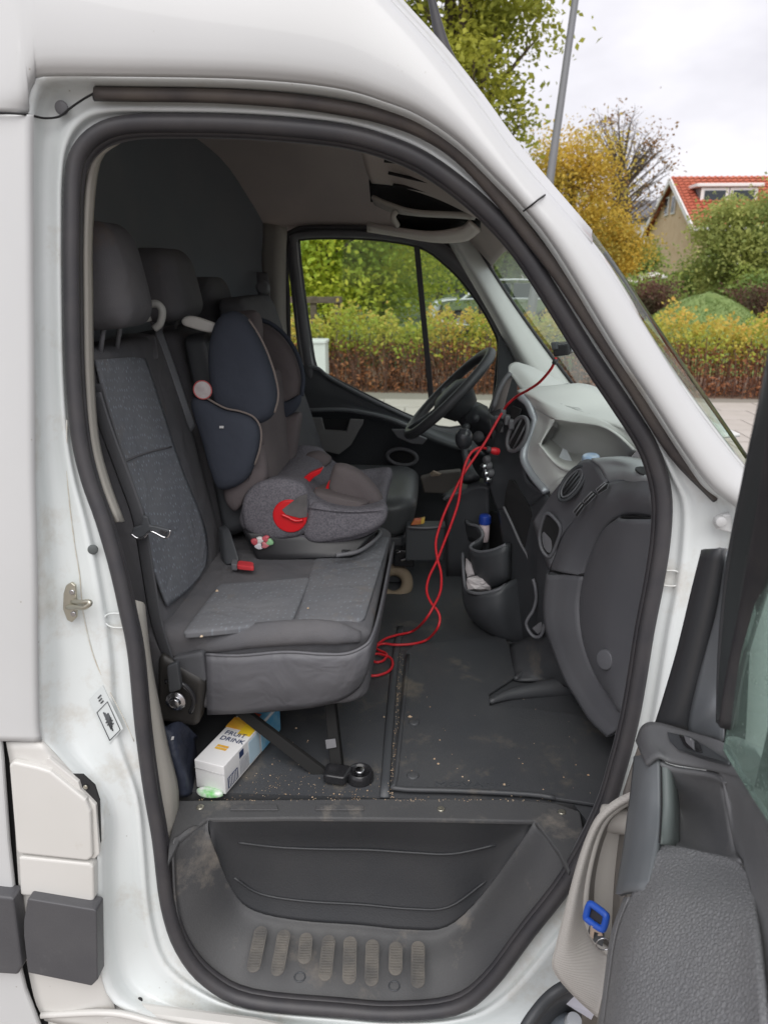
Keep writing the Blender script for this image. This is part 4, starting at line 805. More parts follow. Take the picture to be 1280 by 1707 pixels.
# recliner bracket, buckle stalk and belt
softbox('hinge_cover', ext8(nr(Q([(262,1205,1.30),(330,1215,1.30),(343,1135,1.30),(262,1090,1.30)]), .055), (0, .05, 0)), mat('bracket_plastic', (.026, .024, .022), .5), bench, r_=(.3, .3, .5))
lathe('hinge_bolt', [(.0, .014), (.010, .013), (.012, .006), (.02, .004), (.021, 0)], nr([P(294, 1168, 1.295)], .062)[0], (0, -1, 0), CHROME, bench, seg=14)
tube('bracket_edge', nr(Q([(276,1136,1.293),(300,1138,1.29),(316,1150,1.29),(324,1168,1.29),(318,1188,1.29)]), .06), .005, BLACKM, bench, seg=8)
softbox('cushion_hinge_flap', ext8(nr(Q([(286,1098,1.285),(338,1088,1.28),(344,1140,1.285),(300,1120,1.285)]), .03), (0, .03, 0)), BELT, bench, r_=.3)
bt = tube('seat_belt', Q([(158,655,1.25),(176,712,1.25),(205,790,1.25),(232,868,1.25),(248,960,1.26),(262,1040,1.265),(284,1108,1.275)]), .016, BELT, van, seg=8, flat=.09, flat_dir=(.75, -.25, -.3))
tube('belt_second_run', Q([(162,640,1.262),(184,715,1.262),(212,800,1.262),(236,866,1.26)]), .014, BELT, bt, seg=8, flat=.09, flat_dir=(.75, -.25, -.3))
tg = plate('belt_tongue', Q([(219,890,1.235),(228,896,1.235),(238,896,1.235),(250,885,1.235),(272,894,1.235),(280,894,1.235),(284,884,1.235),(262,878,1.235),(250,876,1.235),(246,862,1.235),(238,860,1.235),(236,876,1.235),(222,880,1.235)]), (0, .008, 0), BLACKP, bt, bevel=.002)
tube('tongue_edge', Q([(219,890,1.232),(229,897,1.232),(240,896,1.232),(252,886,1.232),(274,896,1.232),(282,892,1.232),(284,884,1.232)]), .0022, CHROME, bt, seg=6)
plate('tongue_window', Q([(268,883,1.233),(279,886,1.233),(277,891,1.233),(266,888,1.233)]), (0, -.001, 0), CHROME, bt, bevel=0)
softbox('belt_anchor', ext8(nr(Q([(278,1112,1.27),(296,1105,1.27),(302,1150,1.28),(282,1156,1.28)]), .07), (0, .014, 0)), BLACKP, bt, r_=.3)
bk = softbox('belt_buckle', ext8(Q([(370,885,1.66),(383,880,1.66),(402,938,1.60),(376,944,1.60)]), (-.02, .03, 0)), BLACKP, bench, r_=.4)
softbox('buckle_button', ext8(AZ(ZT+.012, [(395,950),(424,953),(423,944),(398,941)]), (0, 0, .012)), mat('buckle_red', (.62, .05, .06), .45), bk, r_=.4)
softbox('buckle_body', ext8(AZ(ZT+.006, [(386,951),(396,952),(398,942),(388,942)]), (0, 0, .016)), MIDP, bk, r_=.3)
# driver seat
ds = empty('driver_seat', tuple(Vector((-.25, 2.5, .68))-van.location), van)
LEATH = mat('worn_black_leatherette', (.075, .078, .082), .42, bump=.2, bscale=300)
softbox('cushion', [(-.45,2.24,.83),(-.055,2.26,.84),(-.055,2.72,.84),(-.45,2.74,.83),(-.45,2.22,.985),(-.03,2.24,.985),(-.03,2.74,.985),(-.45,2.76,.985)], LEATH, ds, r_=(.36,.36,.5), nf=5, ns=4, bulge=(.03,.02,.06))
softbox('seat_base', box8(-.40, -.07, 2.28, 2.70, .68, .85), BLACKP, ds, r_=.1)
softbox('backrest', [(-.50,2.26,1.0),(-.38,2.26,1.0),(-.38,2.74,1.0),(-.50,2.74,1.0),(-.66,2.28,1.60),(-.56,2.28,1.60),(-.56,2.72,1.60),(-.66,2.72,1.60)], CLOTH, ds, r_=(.5,.25,.15))
headrest(362, 520, 2.47, .27, .22, ds, .10)

# ------------------------------------------------------------------ the open passenger door
pd = empty('passenger_door', tuple(Vector((.42, 1.02, .4))-van.location), van)
pd['label'] = 'open passenger door with dark trim, armrest and pale pocket'
GRAIN = mat('grained_armrest', (.20, .203, .212), .45, kind='grain', bscale=210, col2=(.225, .226, .232), nscale=5)
DTRIM = mat('door_trim_plastic', (.135, .138, .146), .5, col2=(.16, .161, .165), nscale=8, bump=.25, bscale=350, dirt=(.23, .22, .21), dscale=30, dpos=(.60, .82))
SMOOTH = mat('smooth_grip', (.15, .162, .174), .42, col2=(.17, .18, .19), nscale=10, bump=.08, bscale=300)
PALE = mat('ribbed_pale_pocket', (.40, .38, .355), .55, kind='ribs', bump=.25, bscale=110)
PALE2 = mat('pocket_rim_plastic', (.44, .42, .39), .5, bump=.1, bscale=300)
# quarter trim at the front of the window
patch('quarter_trim', [Q([(1172,917,.93),(1155,984,.94),(1131,1083,.95),(1107,1165,.955),(1094,1205,.96)]), Q([(1182,915,.90),(1166,984,.91),(1143,1083,.92),(1122,1168,.925),(1112,1210,.93)]), Q([(1200,914,.88),(1186,990,.89),(1164,1083,.90),(1146,1165,.905),(1138,1218,.91)]), Q([(1208,914,.90),(1200,990,.90),(1180,1083,.905),(1163,1165,.91),(1150,1226,.91)])], mat('satin_trim', (.05, .052, .056), .38, bump=.1, bscale=300), pd, nu=4, nv=4, solid=.006)
patch('quarter_trim_cap', [Q([(1205,914,.895),(1220,930,.88),(1235,850,.84)]), Q([(1196,1010,.90),(1212,1000,.87),(1226,980,.85)]), Q([(1176,1090,.90),(1195,1090,.875),(1208,1085,.86)]), Q([(1161,1150,.90),(1190,1150,.87),(1204,1150,.86)]), Q([(1150,1205,.90),(1180,1190,.86),(1206,1195,.85)]), Q([(1152,1226,.90),(1180,1232,.87),(1204,1236,.85)])], SMOOTH, pd, nu=4, nv=4, solid=.006)
# window channel
ch0 = [(1302,560,.52),(1284,640,.58),(1263,720,.64),(1244,800,.71),(1226,880,.78),(1212,960,.82),(1205,1040,.835),(1203,1120,.84),(1203,1200,.84)]
ch1 = [(1312,640,.50),(1296,720,.56),(1282,790,.62),(1268,860,.68),(1254,930,.74),(1244,1000,.77),(1234,1070,.785),(1222,1140,.79),(1215,1200,.79)]
ch2 = [(1330,700,.50),(1316,790,.54),(1304,860,.59),(1292,920,.64),(1280,975,.69),(1264,1030,.73),(1246,1090,.75),(1232,1150,.76),(1220,1215,.765)]
patch('window_channel', [Q(ch0), [a.lerp(b, .4)+Vector((-.006, 0, 0)) for a, b in zip(Q(ch0), Q(ch1))], Q(ch1)], mat('channel_dark', (.055, .062, .064), .35), pd, nu=4, nv=4, solid=.008)
patch('window_rubber', [[q+Vector((.004, -.006, 0)) for q in Q(ch1)], [a.lerp(b, .5)+Vector((-.012, -.004, 0)) for a, b in zip(Q(ch1), Q(ch2))], Q(ch2)], RUBBER, pd, nu=4, nv=4, solid=.008)
tube('channel_bead', [a.lerp(b, .25)+Vector((-.008, -.006, 0)) for a, b in zip(Q(ch0), Q(ch1))], .004, BLACKP, pd, seg=6)
# pane
g0 = Q([(1316,790,.54),(1280,975,.69),(1246,1090,.75),(1218,1225,.765),(1224,1256,.74),(1256,1318,.66),(1290,1366,.58)])
g1 = [Vector((q.x-.04, q.y-.25, q.z+.12)) for q in g0]
gq = [P(1214, 1252, .775), P(1256, 1322, .66), P(1330, 1430, .48), Vector((.30, .25, 1.62)), P(1316, 760, .52), P(1284, 960, .68), P(1248, 1085, .75)]
# pane spans the door plane through three of its points
pa, pb, pc = P(1214, 1255, .775), P(1290, 1366, .60), P(1284, 960, .69)
pn = (pb-pa).cross(pc-pa).normalized()
def DP(px, py, off=0.0):
    d = ray(px, py); return EYE+d*(((pa-EYE).dot(pn)+off)/d.dot(pn))
plate('window_pane', [DP(1210,1250), DP(1252,1318), DP(1300,1390), DP(1420,1560), DP(1500,700), DP(1330,700), DP(1278,960), DP(1242,1085)], tuple(pn*.004), DGLASS, pd, bevel=0)
plate('window_bar', [DP(1256,1312,-.004), DP(1270,1318,-.004), DP(1290,1250,-.004), DP(1300,1190,-.004), DP(1284,1190,-.004)], tuple(pn*-.008), RUBBER, pd, bevel=.001)
# outer skin of the door beyond the trim
sk0 = pn if pn.x > 0 else -pn
plate('door_skin', [DP(1205,1245)+sk0*.035, DP(1256,1325)+sk0*.035, DP(1420,1570)+sk0*.035, DP(1420,1570)+sk0*.035+Vector((.0, -.15, -.85)), P(1140,1235,.99)+Vector((.05, 0, -.62)), P(1165,1225,.99)+Vector((.04, 0, 0))], tuple(sk0*.02), WHITE, pd, bevel=.004)
# deck with the window switch
deck_r = [Q([(1062,1236,.955),(1072,1212,.945),(1094,1206,.93),(1150,1222,.88),(1206,1240,.81),(1216,1256,.785)]), Q([(1070,1256,.90),(1082,1240,.895),(1110,1240,.88),(1165,1252,.83),(1220,1268,.765),(1234,1288,.735)]), Q([(1078,1276,.86),(1098,1262,.85),(1122,1272,.84),(1182,1284,.795),(1236,1298,.725),(1252,1318,.69)])]
deck = patch('door_deck', deck_r, DTRIM, pd, nu=5, nv=4, solid=.006)
def dk(u, v, h):                    # a point on the deck, h above it
    i, j = min(int(v), 1), min(int(u), 4); fv, fu = v-i, u-j
    a, b, c, d = deck_r[i][j], deck_r[i][j+1], deck_r[i+1][j], deck_r[i+1][j+1]
    nn_ = (b-a).cross(c-a).normalized(); nn_ = nn_ if nn_.z > 0 else -nn_
    return (a*(1-fu)+b*fu)*(1-fv)+(c*(1-fu)+d*fu)*fv+nn_*h
dkn = (dk(3, .8, .01)-dk(3, .8, 0)).normalized()
sp = plate('switch_panel', [dk(u, v, .004) for u, v in ((2.25, .5), (2.2, .95), (2.4, 1.35), (3.0, 1.45), (3.9, 1.45), (4.0, 1.25), (3.4, .7), (3.0, .42))], tuple(dkn*.004), BLACKP, pd, bevel=.003)
softbox('window_switch', ext8([dk(2.65, .62, .007), dk(3.25, .68, .007), dk(3.3, 1.2, .007), dk(2.7, 1.2, .007)], dkn*.007), BLACKM, sp, r_=.3)
softbox('switch_rocker', ext8([dk(2.8, .78, .013), dk(3.15, .80, .013), dk(3.18, 1.08, .013), dk(2.85, 1.08, .013)], dkn*.005), MIDP, sp, r_=.3)
plate('switch_mark', [dk(2.95, .92, .019), dk(3.08, .93, .019), dk(3.08, .99, .019), dk(2.95, .99, .019)], tuple(dkn*.0006), mat('mark_white', (.8, .8, .8), .5), sp, bevel=0)
# pull recess
patch('pull_recess', [Q([(1100,1270,.85),(1125,1280,.838),(1185,1290,.792),(1212,1304,.755)]), Q([(1112,1300,.85),(1130,1305,.845),(1180,1308,.81),(1208,1315,.775)]), Q([(1122,1350,.86),(1140,1356,.86),(1185,1360,.82),(1218,1362,.74)]), Q([(1127,1395,.82),(1150,1410,.80),(1192,1420,.76),(1228,1420,.70)]), Q([(1125,1418,.76),(1150,1424,.74),(1195,1432,.70),(1236,1438,.66)])], DTRIM, pd, nu=5, nv=4, solid=.006)
# belt side
patch('belt_trim', [Q([(1200,1262,.785),(1228,1284,.745),(1254,1320,.69),(1275,1352,.645),(1300,1390,.59),(1400,1540,.45)]), Q([(1196,1284,.782),(1222,1305,.745),(1248,1345,.69),(1270,1385,.64),(1300,1440,.58),(1400,1620,.44)]), Q([(1204,1300,.765),(1222,1345,.74),(1240,1400,.69),(1258,1440,.64),(1290,1500,.57),(1380,1700,.43)]), Q([(1218,1362,.74),(1230,1420,.70),(1242,1444,.66),(1258,1500,.60),(1275,1620,.52),(1290,1760,.45)])], DTRIM, pd, nu=5, nv=5, solid=.006)
# grab handle: two moulded halves
grip = patch('grab_handle', [Q([(1060,1262,.93),(1055,1316,.90),(1050,1355,.88),(1042,1418,.83),(1030,1492,.77)]), Q([(1074,1260,.895),(1068,1314,.86),(1064,1352,.84),(1056,1416,.79),(1042,1488,.735)]), Q([(1086,1260,.875),(1084,1314,.838),(1082,1352,.815),(1076,1416,.765),(1064,1486,.71)]), Q([(1100,1263,.86),(1101,1314,.828),(1101,1352,.805),(1098,1400,.765),(1082,1487,.70)])], SMOOTH, pd, nu=5, nv=5, solid=.008)
patch('grip_back', [Q([(1100,1263,.862),(1101,1314,.830),(1101,1352,.807),(1098,1408,.762)]), Q([(1112,1278,.848),(1116,1314,.828),(1117,1352,.806),(1114,1410,.768)]), Q([(1118,1290,.86),(1124,1318,.85),(1127,1352,.835),(1127,1416,.79)])], mat('grip_green_grey', (.15, .172, .168), .45), pd, nu=5, nv=5, solid=.008)
tube('grip_seam', Q([(1101,1266,.856),(1102,1314,.824),(1102,1352,.801),(1099,1404,.758)]), .0012, GAP, pd, seg=6)
# armrest
patch('armrest', [Q([(1096,1412,.772),(1130,1414,.745),(1180,1424,.71),(1225,1436,.675),(1248,1460,.64)]), Q([(1088,1432,.745),(1125,1436,.722),(1182,1446,.688),(1230,1458,.652),(1256,1490,.61)]), Q([(1052,1500,.715),(1090,1492,.683),(1150,1500,.642),(1225,1512,.598),(1264,1545,.555)]), Q([(1030,1560,.70),(1060,1570,.640),(1140,1580,.590),(1225,1592,.545),(1270,1620,.505)]), Q([(1018,1640,.66),(1046,1655,.595),(1135,1670,.540),(1228,1685,.495),(1278,1710,.46)]), Q([(1006,1730,.61),(1036,1750,.545),(1130,1770,.490),(1230,1785,.45),(1285,1810,.42)]), Q([(985,1850,.55),(1020,1880,.48),(1120,1900,.43),(1230,1920,.395),(1300,1940,.37)])], GRAIN, pd, nu=7, nv=5, solid=.006)
patch('armrest_side', [Q([(1052,1497,.715),(1030,1560,.70),(1018,1640,.66),(1006,1730,.61),(985,1850,.55)]), Q([(1042,1500,.745),(1021,1560,.735),(1010,1640,.70),(998,1730,.65),(975,1850,.59)]), Q([(1050,1520,.80),(1032,1575,.79),(1022,1650,.76),(1010,1740,.71),(990,1860,.65)])], GRAIN, pd, nu=5, nv=4, solid=.006)
patch('armrest_edge', [Q([(1096,1410,.776),(1092,1430,.758),(1082,1482,.712)]), Q([(1088,1434,.748),(1086,1450,.735),(1070,1492,.708)])], GRAIN, pd, nu=4, nv=2, solid=.004)
# panel under the armrest, behind the pocket
patch('door_panel', [Q([(1075,1215,.99),(1060,1300,.98),(1050,1400,.95),(1040,1500,.92),(1030,1600,.90),(1020,1750,.85)]), Q([(1040,1320,1.0),(1030,1400,.99),(1020,1480,.96),(1016,1560,.93),(1012,1640,.90),(1005,1760,.86)])], mat('pocket_inside', (.20, .185, .17), .7, dirt=(.12, .10, .08), dscale=12, dpos=(.5, .8)), pd, nu=4, nv=3, solid=.006)
# pale door pocket
pin = Q([(1059,1328,.985),(1030,1345,.975),(1008,1365,.965),(993,1397,.955),(980,1448,.935),(974,1497,.915),(977,1535,.90),(992,1567,.885),(1018,1590,.87),(1040,1600,.86)])
pout = Q([(1062,1317,.975),(1024,1336,.962),(996,1362,.95),(978,1397,.94),(961,1448,.92),(944,1513,.895),(928,1577,.87),(923,1615,.855),(958,1660,.835),(1005,1702,.81)])
pmid = [a.lerp(b, .55)+Vector((-.004, -.012, .004)) for a, b in zip(pin, pout)]
patch('pocket_wall', [pin, pmid, pout], PALE, pd, nu=5, nv=5, solid=.005)
tube('pocket_rim', [a+Vector((0, -.004, .003)) for a in pin[:-1]], .0055, PALE2, pd, seg=8)
patch('pocket_return', [pout, [q+Vector((.03, .035, -.03)) for q in pout], [q+Vector((.12, .05, -.05)) for q in pout]], PALE2, pd, nu=5, nv=3, solid=.004)
patch('pocket_inside', [pin, [q+Vector((.03, .03, -.04)) for q in pin], [q+Vector((.10, .05, -.12)) for q in pin]], mat('pocket_inside2', (.22, .205, .19), .7, dirt=(.12, .10, .08), dscale=12, dpos=(.5, .8)), pd, nu=5, nv=4, solid=.004)
tube('pocket_strut', Q([(1006,1364,1.0),(1030,1366,.99),(1062,1372,.97)]), .022, PALE2, pd, seg=12)
patch('pocket_fin', [Q([(1024,1562,.85),(1018,1590,.84),(1010,1640,.82),(996,1707,.79),(980,1800,.75)]), Q([(1027,1562,.80),(1024,1590,.79),(1018,1640,.77),(1008,1707,.73),(992,1800,.69)])], PALE2, pd, nu=4, nv=2, solid=.004)
tube('bottle_bin_rim', Q([(968,1636,.90),(940,1645,.89),(915,1662,.88),(892,1688,.86),(872,1720,.84),(850,1780,.80)]), .009, BLACKP, pd, seg=10)
patch('bottle_bin', [Q([(968,1636,.90),(940,1645,.89),(915,1662,.88),(892,1688,.86),(872,1720,.84),(850,1780,.80)]), Q([(968,1700,.95),(945,1705,.94),(925,1715,.93),(905,1735,.91),(890,1770,.88),(870,1830,.84)])], BLACKP, pd, nu=4, nv=3, solid=.005)
# door hinge on the pillar
hg = plate('door_hinge', [PP(x, y, -.03) for x, y in [(1222,851),(1200,854),(1188,860),(1184,870),(1190,878),(1222,888)]], (0, -.012, 0), WHITE, van, bevel=.003)
lathe('hinge_pin', [(.0, .008), (.008, .007), (.009, -.002)], PP(1199, 868, -.045), (0, -1, 0), WHITE, hg, seg=14)

# ------------------------------------------------------------------ child car seat on the bench
NAVY = mat('navy_cover_cloth', (.050, .057, .075), .9, col2=(.057, .064, .083), nscale=6, bump=.5, bscale=16, spec=.2)
BROWN = mat('taupe_cover_cloth', (.135, .116, .118), .95, col2=(.15, .13, .13), nscale=7, bump=.55, bscale=18, spec=.15)
HEATH = mat('heather_grey_cloth', (.20, .19, .21), .95, col2=(.12, .115, .13), nscale=260, bump=.5, wr=.3, bscale=500, spec=.15)
cs = empty('child_car_seat', tuple(PZ(520, 915, ZT+.01)))
tag(cs, 'navy and taupe child car seat with red belt guides on the bench seat', 'child seat')
N_ = Vector((0, -1, 0))
def pil(nm, px, Y_, th, m_, par=cs, n=5): return pillow(nm, A(Y_, px), (0, -th, 0), m_, par, n=n)
base = softbox('base', ext8(Q([(425,940,1.645),(592,930,1.645),(630,890,1.70),(398,885,1.645)]), (0, .34, 0)), mat('base_black', (.022, .022, .024), .4), cs, r_=(.15, .2, .2))
softbox('front_tray', ext8(AZ(ZT+.012, [(566,926),(600,922),(636,892),(612,884)]), (0, 0, .012)), BLACKM, base, r_=.3)
tube('tray_rim', AZ(ZT+.03, [(560,926),(600,918),(632,893),(628,884),(600,888)]), .005, MIDP, base, seg=8)
CU = [(401,872),(404,845),(418,815),(440,800),(470,796),(500,803),(518,824),(545,840),(580,847),(615,847),(640,842),(646,854),(640,872),(615,890),(570,902),(520,906),(470,903),(425,895)]
q = [P(x, y, 1.70) for x, y in CU]
def section(Y_, s, dz, dx=0):       # closed outline scaled about its middle, carried across the seat
    c = P(525, 858, 1.70); return [Vector((c.x+(p.x-c.x)*s+dx, Y_, c.z+(p.z-c.z)*s+dz)) for p in q]
patch('seat_cushion', [section(1.665, .55, 0), section(1.668, .82, 0), section(1.678, .95, 0), section(1.70, 1.0, 0), section(1.74, .985, -.004), section(1.80, .94, -.012), section(2.0, .94, -.012), section(2.05, .97, 0), section(2.075, .9, 0), section(2.08, .6, 0)], HEATH, cs, nu=3, nv=3, solid=0, closed=True)
pil('cushion_side', [(404,850),(412,820),(435,802),(470,797),(505,806),(516,830),(516,868),(505,890),(460,898),(415,885)], 1.672, .024, HEATH)
pil('cushion_front', [(520,838),(560,846),(600,848),(640,846),(642,868),(615,886),(570,898),(520,902),(505,880)], 1.672, .020, HEATH)
# seat pad and arm rests
softbox('seat_pad', [P(*p) for p in [(520,842,1.72),(606,852,1.72),(640,836,1.95),(560,815,1.98)]]+[P(*p) for p in [(516,815,1.73),(612,838,1.73),(632,812,1.95),(560,792,1.98)]], BROWN, cs, r_=(.25, .35, .5), nf=5)
pil('thigh_bolster', [(555,780),(563,772),(585,776),(610,792),(632,818),(638,838),(615,846),(585,838),(560,828),(548,812)], 1.80, .035, BROWN)
pil('far_arm_rest', [(480,790),(492,768),(512,755),(535,752),(552,762),(550,772),(535,780),(520,790),(505,802),(488,806)], 2.02, .035, BROWN)
# belt guides
rc = P(483, 861, 1.645)
rg = [rc+Vector((math.cos(a_)*.0415, 0, math.sin(a_)*.0415)) for a_ in [2*math.pi*i/28 for i in range(28)]]
g_ = plate('belt_guide', rg, (0, .020, 0), RED, cs, bevel=.004, bseg=3)
plate('guide_slot', A(1.6425, [(470,850),(498,828),(512,824),(512,862),(500,864),(476,858)]), (0, .004, 0), mat('slot_grey', (.10, .095, .095), .8, col2=(.14, .13, .13), nscale=40), g_, bevel=.001)
tube('guide_lip', A(1.641, [(470,858),(480,862),(492,868),(505,867)]), .004, RED, g_, seg=8)
g2 = plate('belt_guide', A(1.78, [(505,806),(507,796),(516,789),(528,784),(539,780),(533,790),(522,797),(515,805),(517,814),(540,820),(546,806),(550,800),(548,815),(543,822),(530,822),(512,822)]), (0, .02, 0), RED, cs, bevel=.003)
# back shell
softbox('back_shell', [P(*p) for p in [(372,900,1.72),(430,880,1.72),(450,860,2.04),(392,880,2.04)]]+[P(*p) for p in [(300,560,1.76),(345,550,1.76),(395,545,2.04),(352,552,2.04)]], BLACKP, cs, r_=(.4, .3, .12))
softbox('back_pad', [P(*p) for p in [(424,845,1.74),(460,838,1.74),(492,812,2.0),(452,818,2.0)]]+[P(*p) for p in [(384,620,1.78),(425,615,1.78),(476,612,2.02),(440,618,2.02)]], BROWN, cs, r_=(.5, .3, .12), nf=5)
pil('far_torso_wing', [(452,690),(480,690),(503,688),(500,720),(494,760),(486,790),(465,800),(452,795),(447,750)], 2.0, .035, BROWN)
pil('torso_wing_lining', [(378,800),(410,795),(432,770),(438,740),(446,765),(448,792),(440,806),(418,820),(402,845),(390,850),(376,830)], 1.70, .028, BROWN)
pil('torso_wing', [(320,668),(345,664),(375,680),(402,686),(424,696),(435,716),(434,745),(425,775),(412,798),(390,812),(366,813),(352,780),(338,730)], 1.672, .034, NAVY)
# head wings
pil('far_head_wing', [(428,535),(445,540),(470,556),(492,585),(504,622),(503,655),(492,680),(470,694),(452,680),(440,640),(428,590)], 2.02, .040, BROWN)
pil('far_wing_edge', [(452,672),(478,668),(500,658),(502,670),(492,686),(474,697),(458,698)], 1.985, .018, NAVY)
tube('far_wing_piping', A(1.99, [(432,532),(452,540),(474,558),(494,588),(505,625),(503,660)]), .006, NAVY, cs, seg=8)
pil('head_pad', [(392,532),(410,518),(430,520),(438,545),(436,600),(440,660),(430,690),(400,690),(392,620)], 1.90, .035, BROWN)
softbox('head_top', ext8(Q([(378,535,1.74),(432,540,1.95),(438,560,1.95),(384,570,1.74)]), (-.02, .0, .025)), NAVY, cs, r_=.5)
pil('head_wing', [(358,545),(368,527),(382,519),(398,520),(415,532),(434,562),(450,598),(461,635),(464,662),(458,688),(444,702),(430,704),(400,690),(370,682),(356,655),(350,610),(351,575)], 1.690, .042, NAVY)
PIPE = mat('tan_piping', (.20, .165, .15), .8)
tube('wing_piping', nr(A(1.668, [(415,532),(434,562),(450,598),(461,635),(464,662),(458,688)]), .012), .0026, PIPE, cs, seg=6)
tube('wing_piping', nr(A(1.66, [(345,664),(375,680),(402,686),(424,696),(435,716),(434,745),(425,775)]), .006), .0026, PIPE, cs, seg=6)
tube('cushion_seam', nr(A(1.655, [(516,845),(545,850),(590,853),(640,850)]), .006), .0022, HEATH, cs, seg=6)
pil('white_handle', [(304,533),(312,527),(326,527),(345,533),(360,540),(356,554),(338,552),(318,546),(306,541)], 1.70, .010, mat('handle_white', (.62, .61, .57), .45))
lb = lathe('warning_label', [(.0, .002), (.0215, .002), (.0215, -.002)], P(338, 650, 1.655), (0, -1, 0), mat('label_white', (.60, .57, .56), .5, col2=(.52, .46, .46), nscale=60), cs, seg=20)
tube('label_ring', [P(338, 650, 1.652)+Vector((math.cos(a_)*.021, 0, math.sin(a_)*.021)) for a_ in [2*math.pi*i/20 for i in range(20)]], .0014, mat('label_red', (.55, .12, .12), .5), lb, closed=True, n=1, seg=6)
plate('side_tag', A(1.632, [(366,710),(373,710),(373,714),(366,714)]), (0, .001, 0), mat('tag_white', (.6, .6, .6), .6), cs, bevel=0)
plate('logo_tag', A(1.94, [(418,548),(433,552),(432,562),(420,558)]), (0, .001, 0), mat('tag_grey', (.30, .27, .27), .6), cs, bevel=0)

# ------------------------------------------------------------------ loose things
# sweets lying in the tray under the child seat
sw_cols = [(.55, .10, .12), (.75, .72, .70), (.62, .20, .22), (.30, .55, .30), (.70, .68, .72), (.6, .12, .15)]
for i, (x, y) in enumerate([(425,903),(434,900),(442,908),(450,903),(432,910),(444,898)]):
    c = P(x, y, 1.645); s = .009
    o = pillow('wrapped_sweet', [c+Vector((math.cos(a_)*s*(1+.4*math.sin(3*a_+i)), 0, math.sin(a_)*s)) for a_ in [2*math.pi*k/8 for k in range(8)]], (0, -.006, 0), mat('sweet_%d' % i, sw_cols[i], .35), None, n=2)
    tag(o, ('red wrapped sweet at the left end of the child seat tray', 'white wrapped sweet second from the left in the tray', 'dark pink sweet lying lowest in the child seat tray', 'green wrapped sweet at the right end of the tray', 'pale lilac sweet low in the middle of the tray', 'red sweet at the upper right of the little heap')[i], 'sweet', 'wrapped sweets in the tray')
# phone holder on the windscreen
ph = empty('phone_holder', tuple(P(940, 585, 1.80)))
tag(ph, 'black suction phone holder stuck to the inside of the windscreen', 'phone holder')
softbox('clamp', ext8(Q([(918,573,1.80),(948,570,1.80),(950,592,1.80),(922,596,1.80)]), (.02, .05, .0)), BLACKM, ph, r_=.3)
softbox('clamp_jaw', ext8(Q([(917,571,1.79),(926,570,1.79),(928,582,1.79),(919,584,1.79)]), (.01, .02, .0)), BLACKP, ph, r_=.3)
tube('arm', Q([(946,580,1.82),(956,582,1.83),(966,583,1.84)]), .007, CHROME, ph, seg=8)
lathe('suction_cup', [(.0, .0), (.012, .0), (.018, -.012), (.026, -.022)], P(962, 583, 1.835), (-.7, -.2, -.6), BLACKP, ph, seg=18)
# red cable
cb = empty('charging_cable', tuple(PZ(640, 1095, FZ)))
tag(cb, 'long red cable hanging from the dashboard to a coil on the floor', 'cable')
s1 = Q([(926,597,1.80),(918,615,1.82),(899,637,1.88),(880,650,1.94),(862,660,2.0),(846,674,2.02),(838,686,2.03),(827,704,2.0),(809,736,1.97),(790,764,1.95),(771,792,1.93),(756,822,1.92),(742,852,1.91),(732,880,1.90),(726,906,1.89),(729,932,1.88),(735,956,1.87),(734,985,1.86),(723,1010,1.85),(708,1034,1.84)])+AZ(FZ+.012, [(688,1052),(660,1059),(642,1065),(628,1075)])
s2 = Q([(814,749,1.985),(800,746,1.97),(786,754,1.95),(776,772,1.93),(769,800,1.92),(764,836,1.91),(754,868,1.90),(741,902,1.89),(728,935,1.88),(715,962,1.87),(711,985,1.86),(718,1004,1.855),(729,1018,1.85),(733,1032,1.84),(728,1049,1.83)])+AZ(FZ+.012, [(712,1066),(690,1073),(660,1075),(640,1073),(626,1078),(632,1084),(644,1090),(640,1100),(628,1104),(618,1098),(626,1090),(640,1092),(652,1098),(654,1110),(646,1120),(628,1126),(611,1126)])
tube('cord', s1, .0036, REDC, cb, n=6, seg=8); tube('cord', s2, .0036, REDC, cb, n=6, seg=8)
tube('plug', Q([(830,753,1.99),(824,752,1.985),(816,750,1.98)]), [.010, .011, .007], REDC, cb, seg=10)
tube('plug_collar', Q([(818,750,1.98),(811,749,1.98)]), .0085, BLACKP, cb, seg=10, n=1)
tube('cord_sleeve', Q([(927,598,1.80),(923,606,1.805)]), .006, BLACKP, cb, seg=8, n=1)
# fruit drink carton lying on the floor under the bench
ct = empty('drink_carton', tuple(PZ(385, 1300, FZ)))
tag(ct, 'white fruit drink carton lying under the bench seat', 'carton')
b1, b2 = PZ(328, 1312, FZ+.006), PZ(384, 1327, FZ+.006)
w_v = (b2-b1); L_v = Vector((-w_v.y, w_v.x, 0)).normalized()*.235; W_v = w_v.normalized()*.068; ht = Vector((0, 0, .066))
b2 = b1+W_v
cw = mat('carton_white', (.74, .74, .74), .38)
c8 = [b1, b2, b2+L_v, b1+L_v, b1+ht, b2+ht, b2+L_v+ht, b1+L_v+ht]
softbox('box', c8, cw, ct, r_=(.06, .02, .06), nf=2, ns=2)
def topq(u0, v0, u1, v1, h=.0012): return [b1+W_v*u+L_v*v+ht+Vector((0, 0, h)) for u, v in ((u0, v0), (u1, v0), (u1, v1), (u0, v1))]
sw_ = Vector((W_v.y, -W_v.x, 0)).normalized()
def sideq(v0, h0, v1, h1, e=.0012): return [b2+L_v*v+Vector((0, 0, .066*h))+W_v.normalized()*e for v, h in ((v0, h0), (v1, h0), (v1, h1), (v0, h1))]
def endq(u0, h0, u1, h1, e=.0012): return [b1+W_v*u+Vector((0, 0, .066*h))-L_v.normalized()*e for u, h in ((u0, h0), (u1, h0), (u1, h1), (u0, h1))]
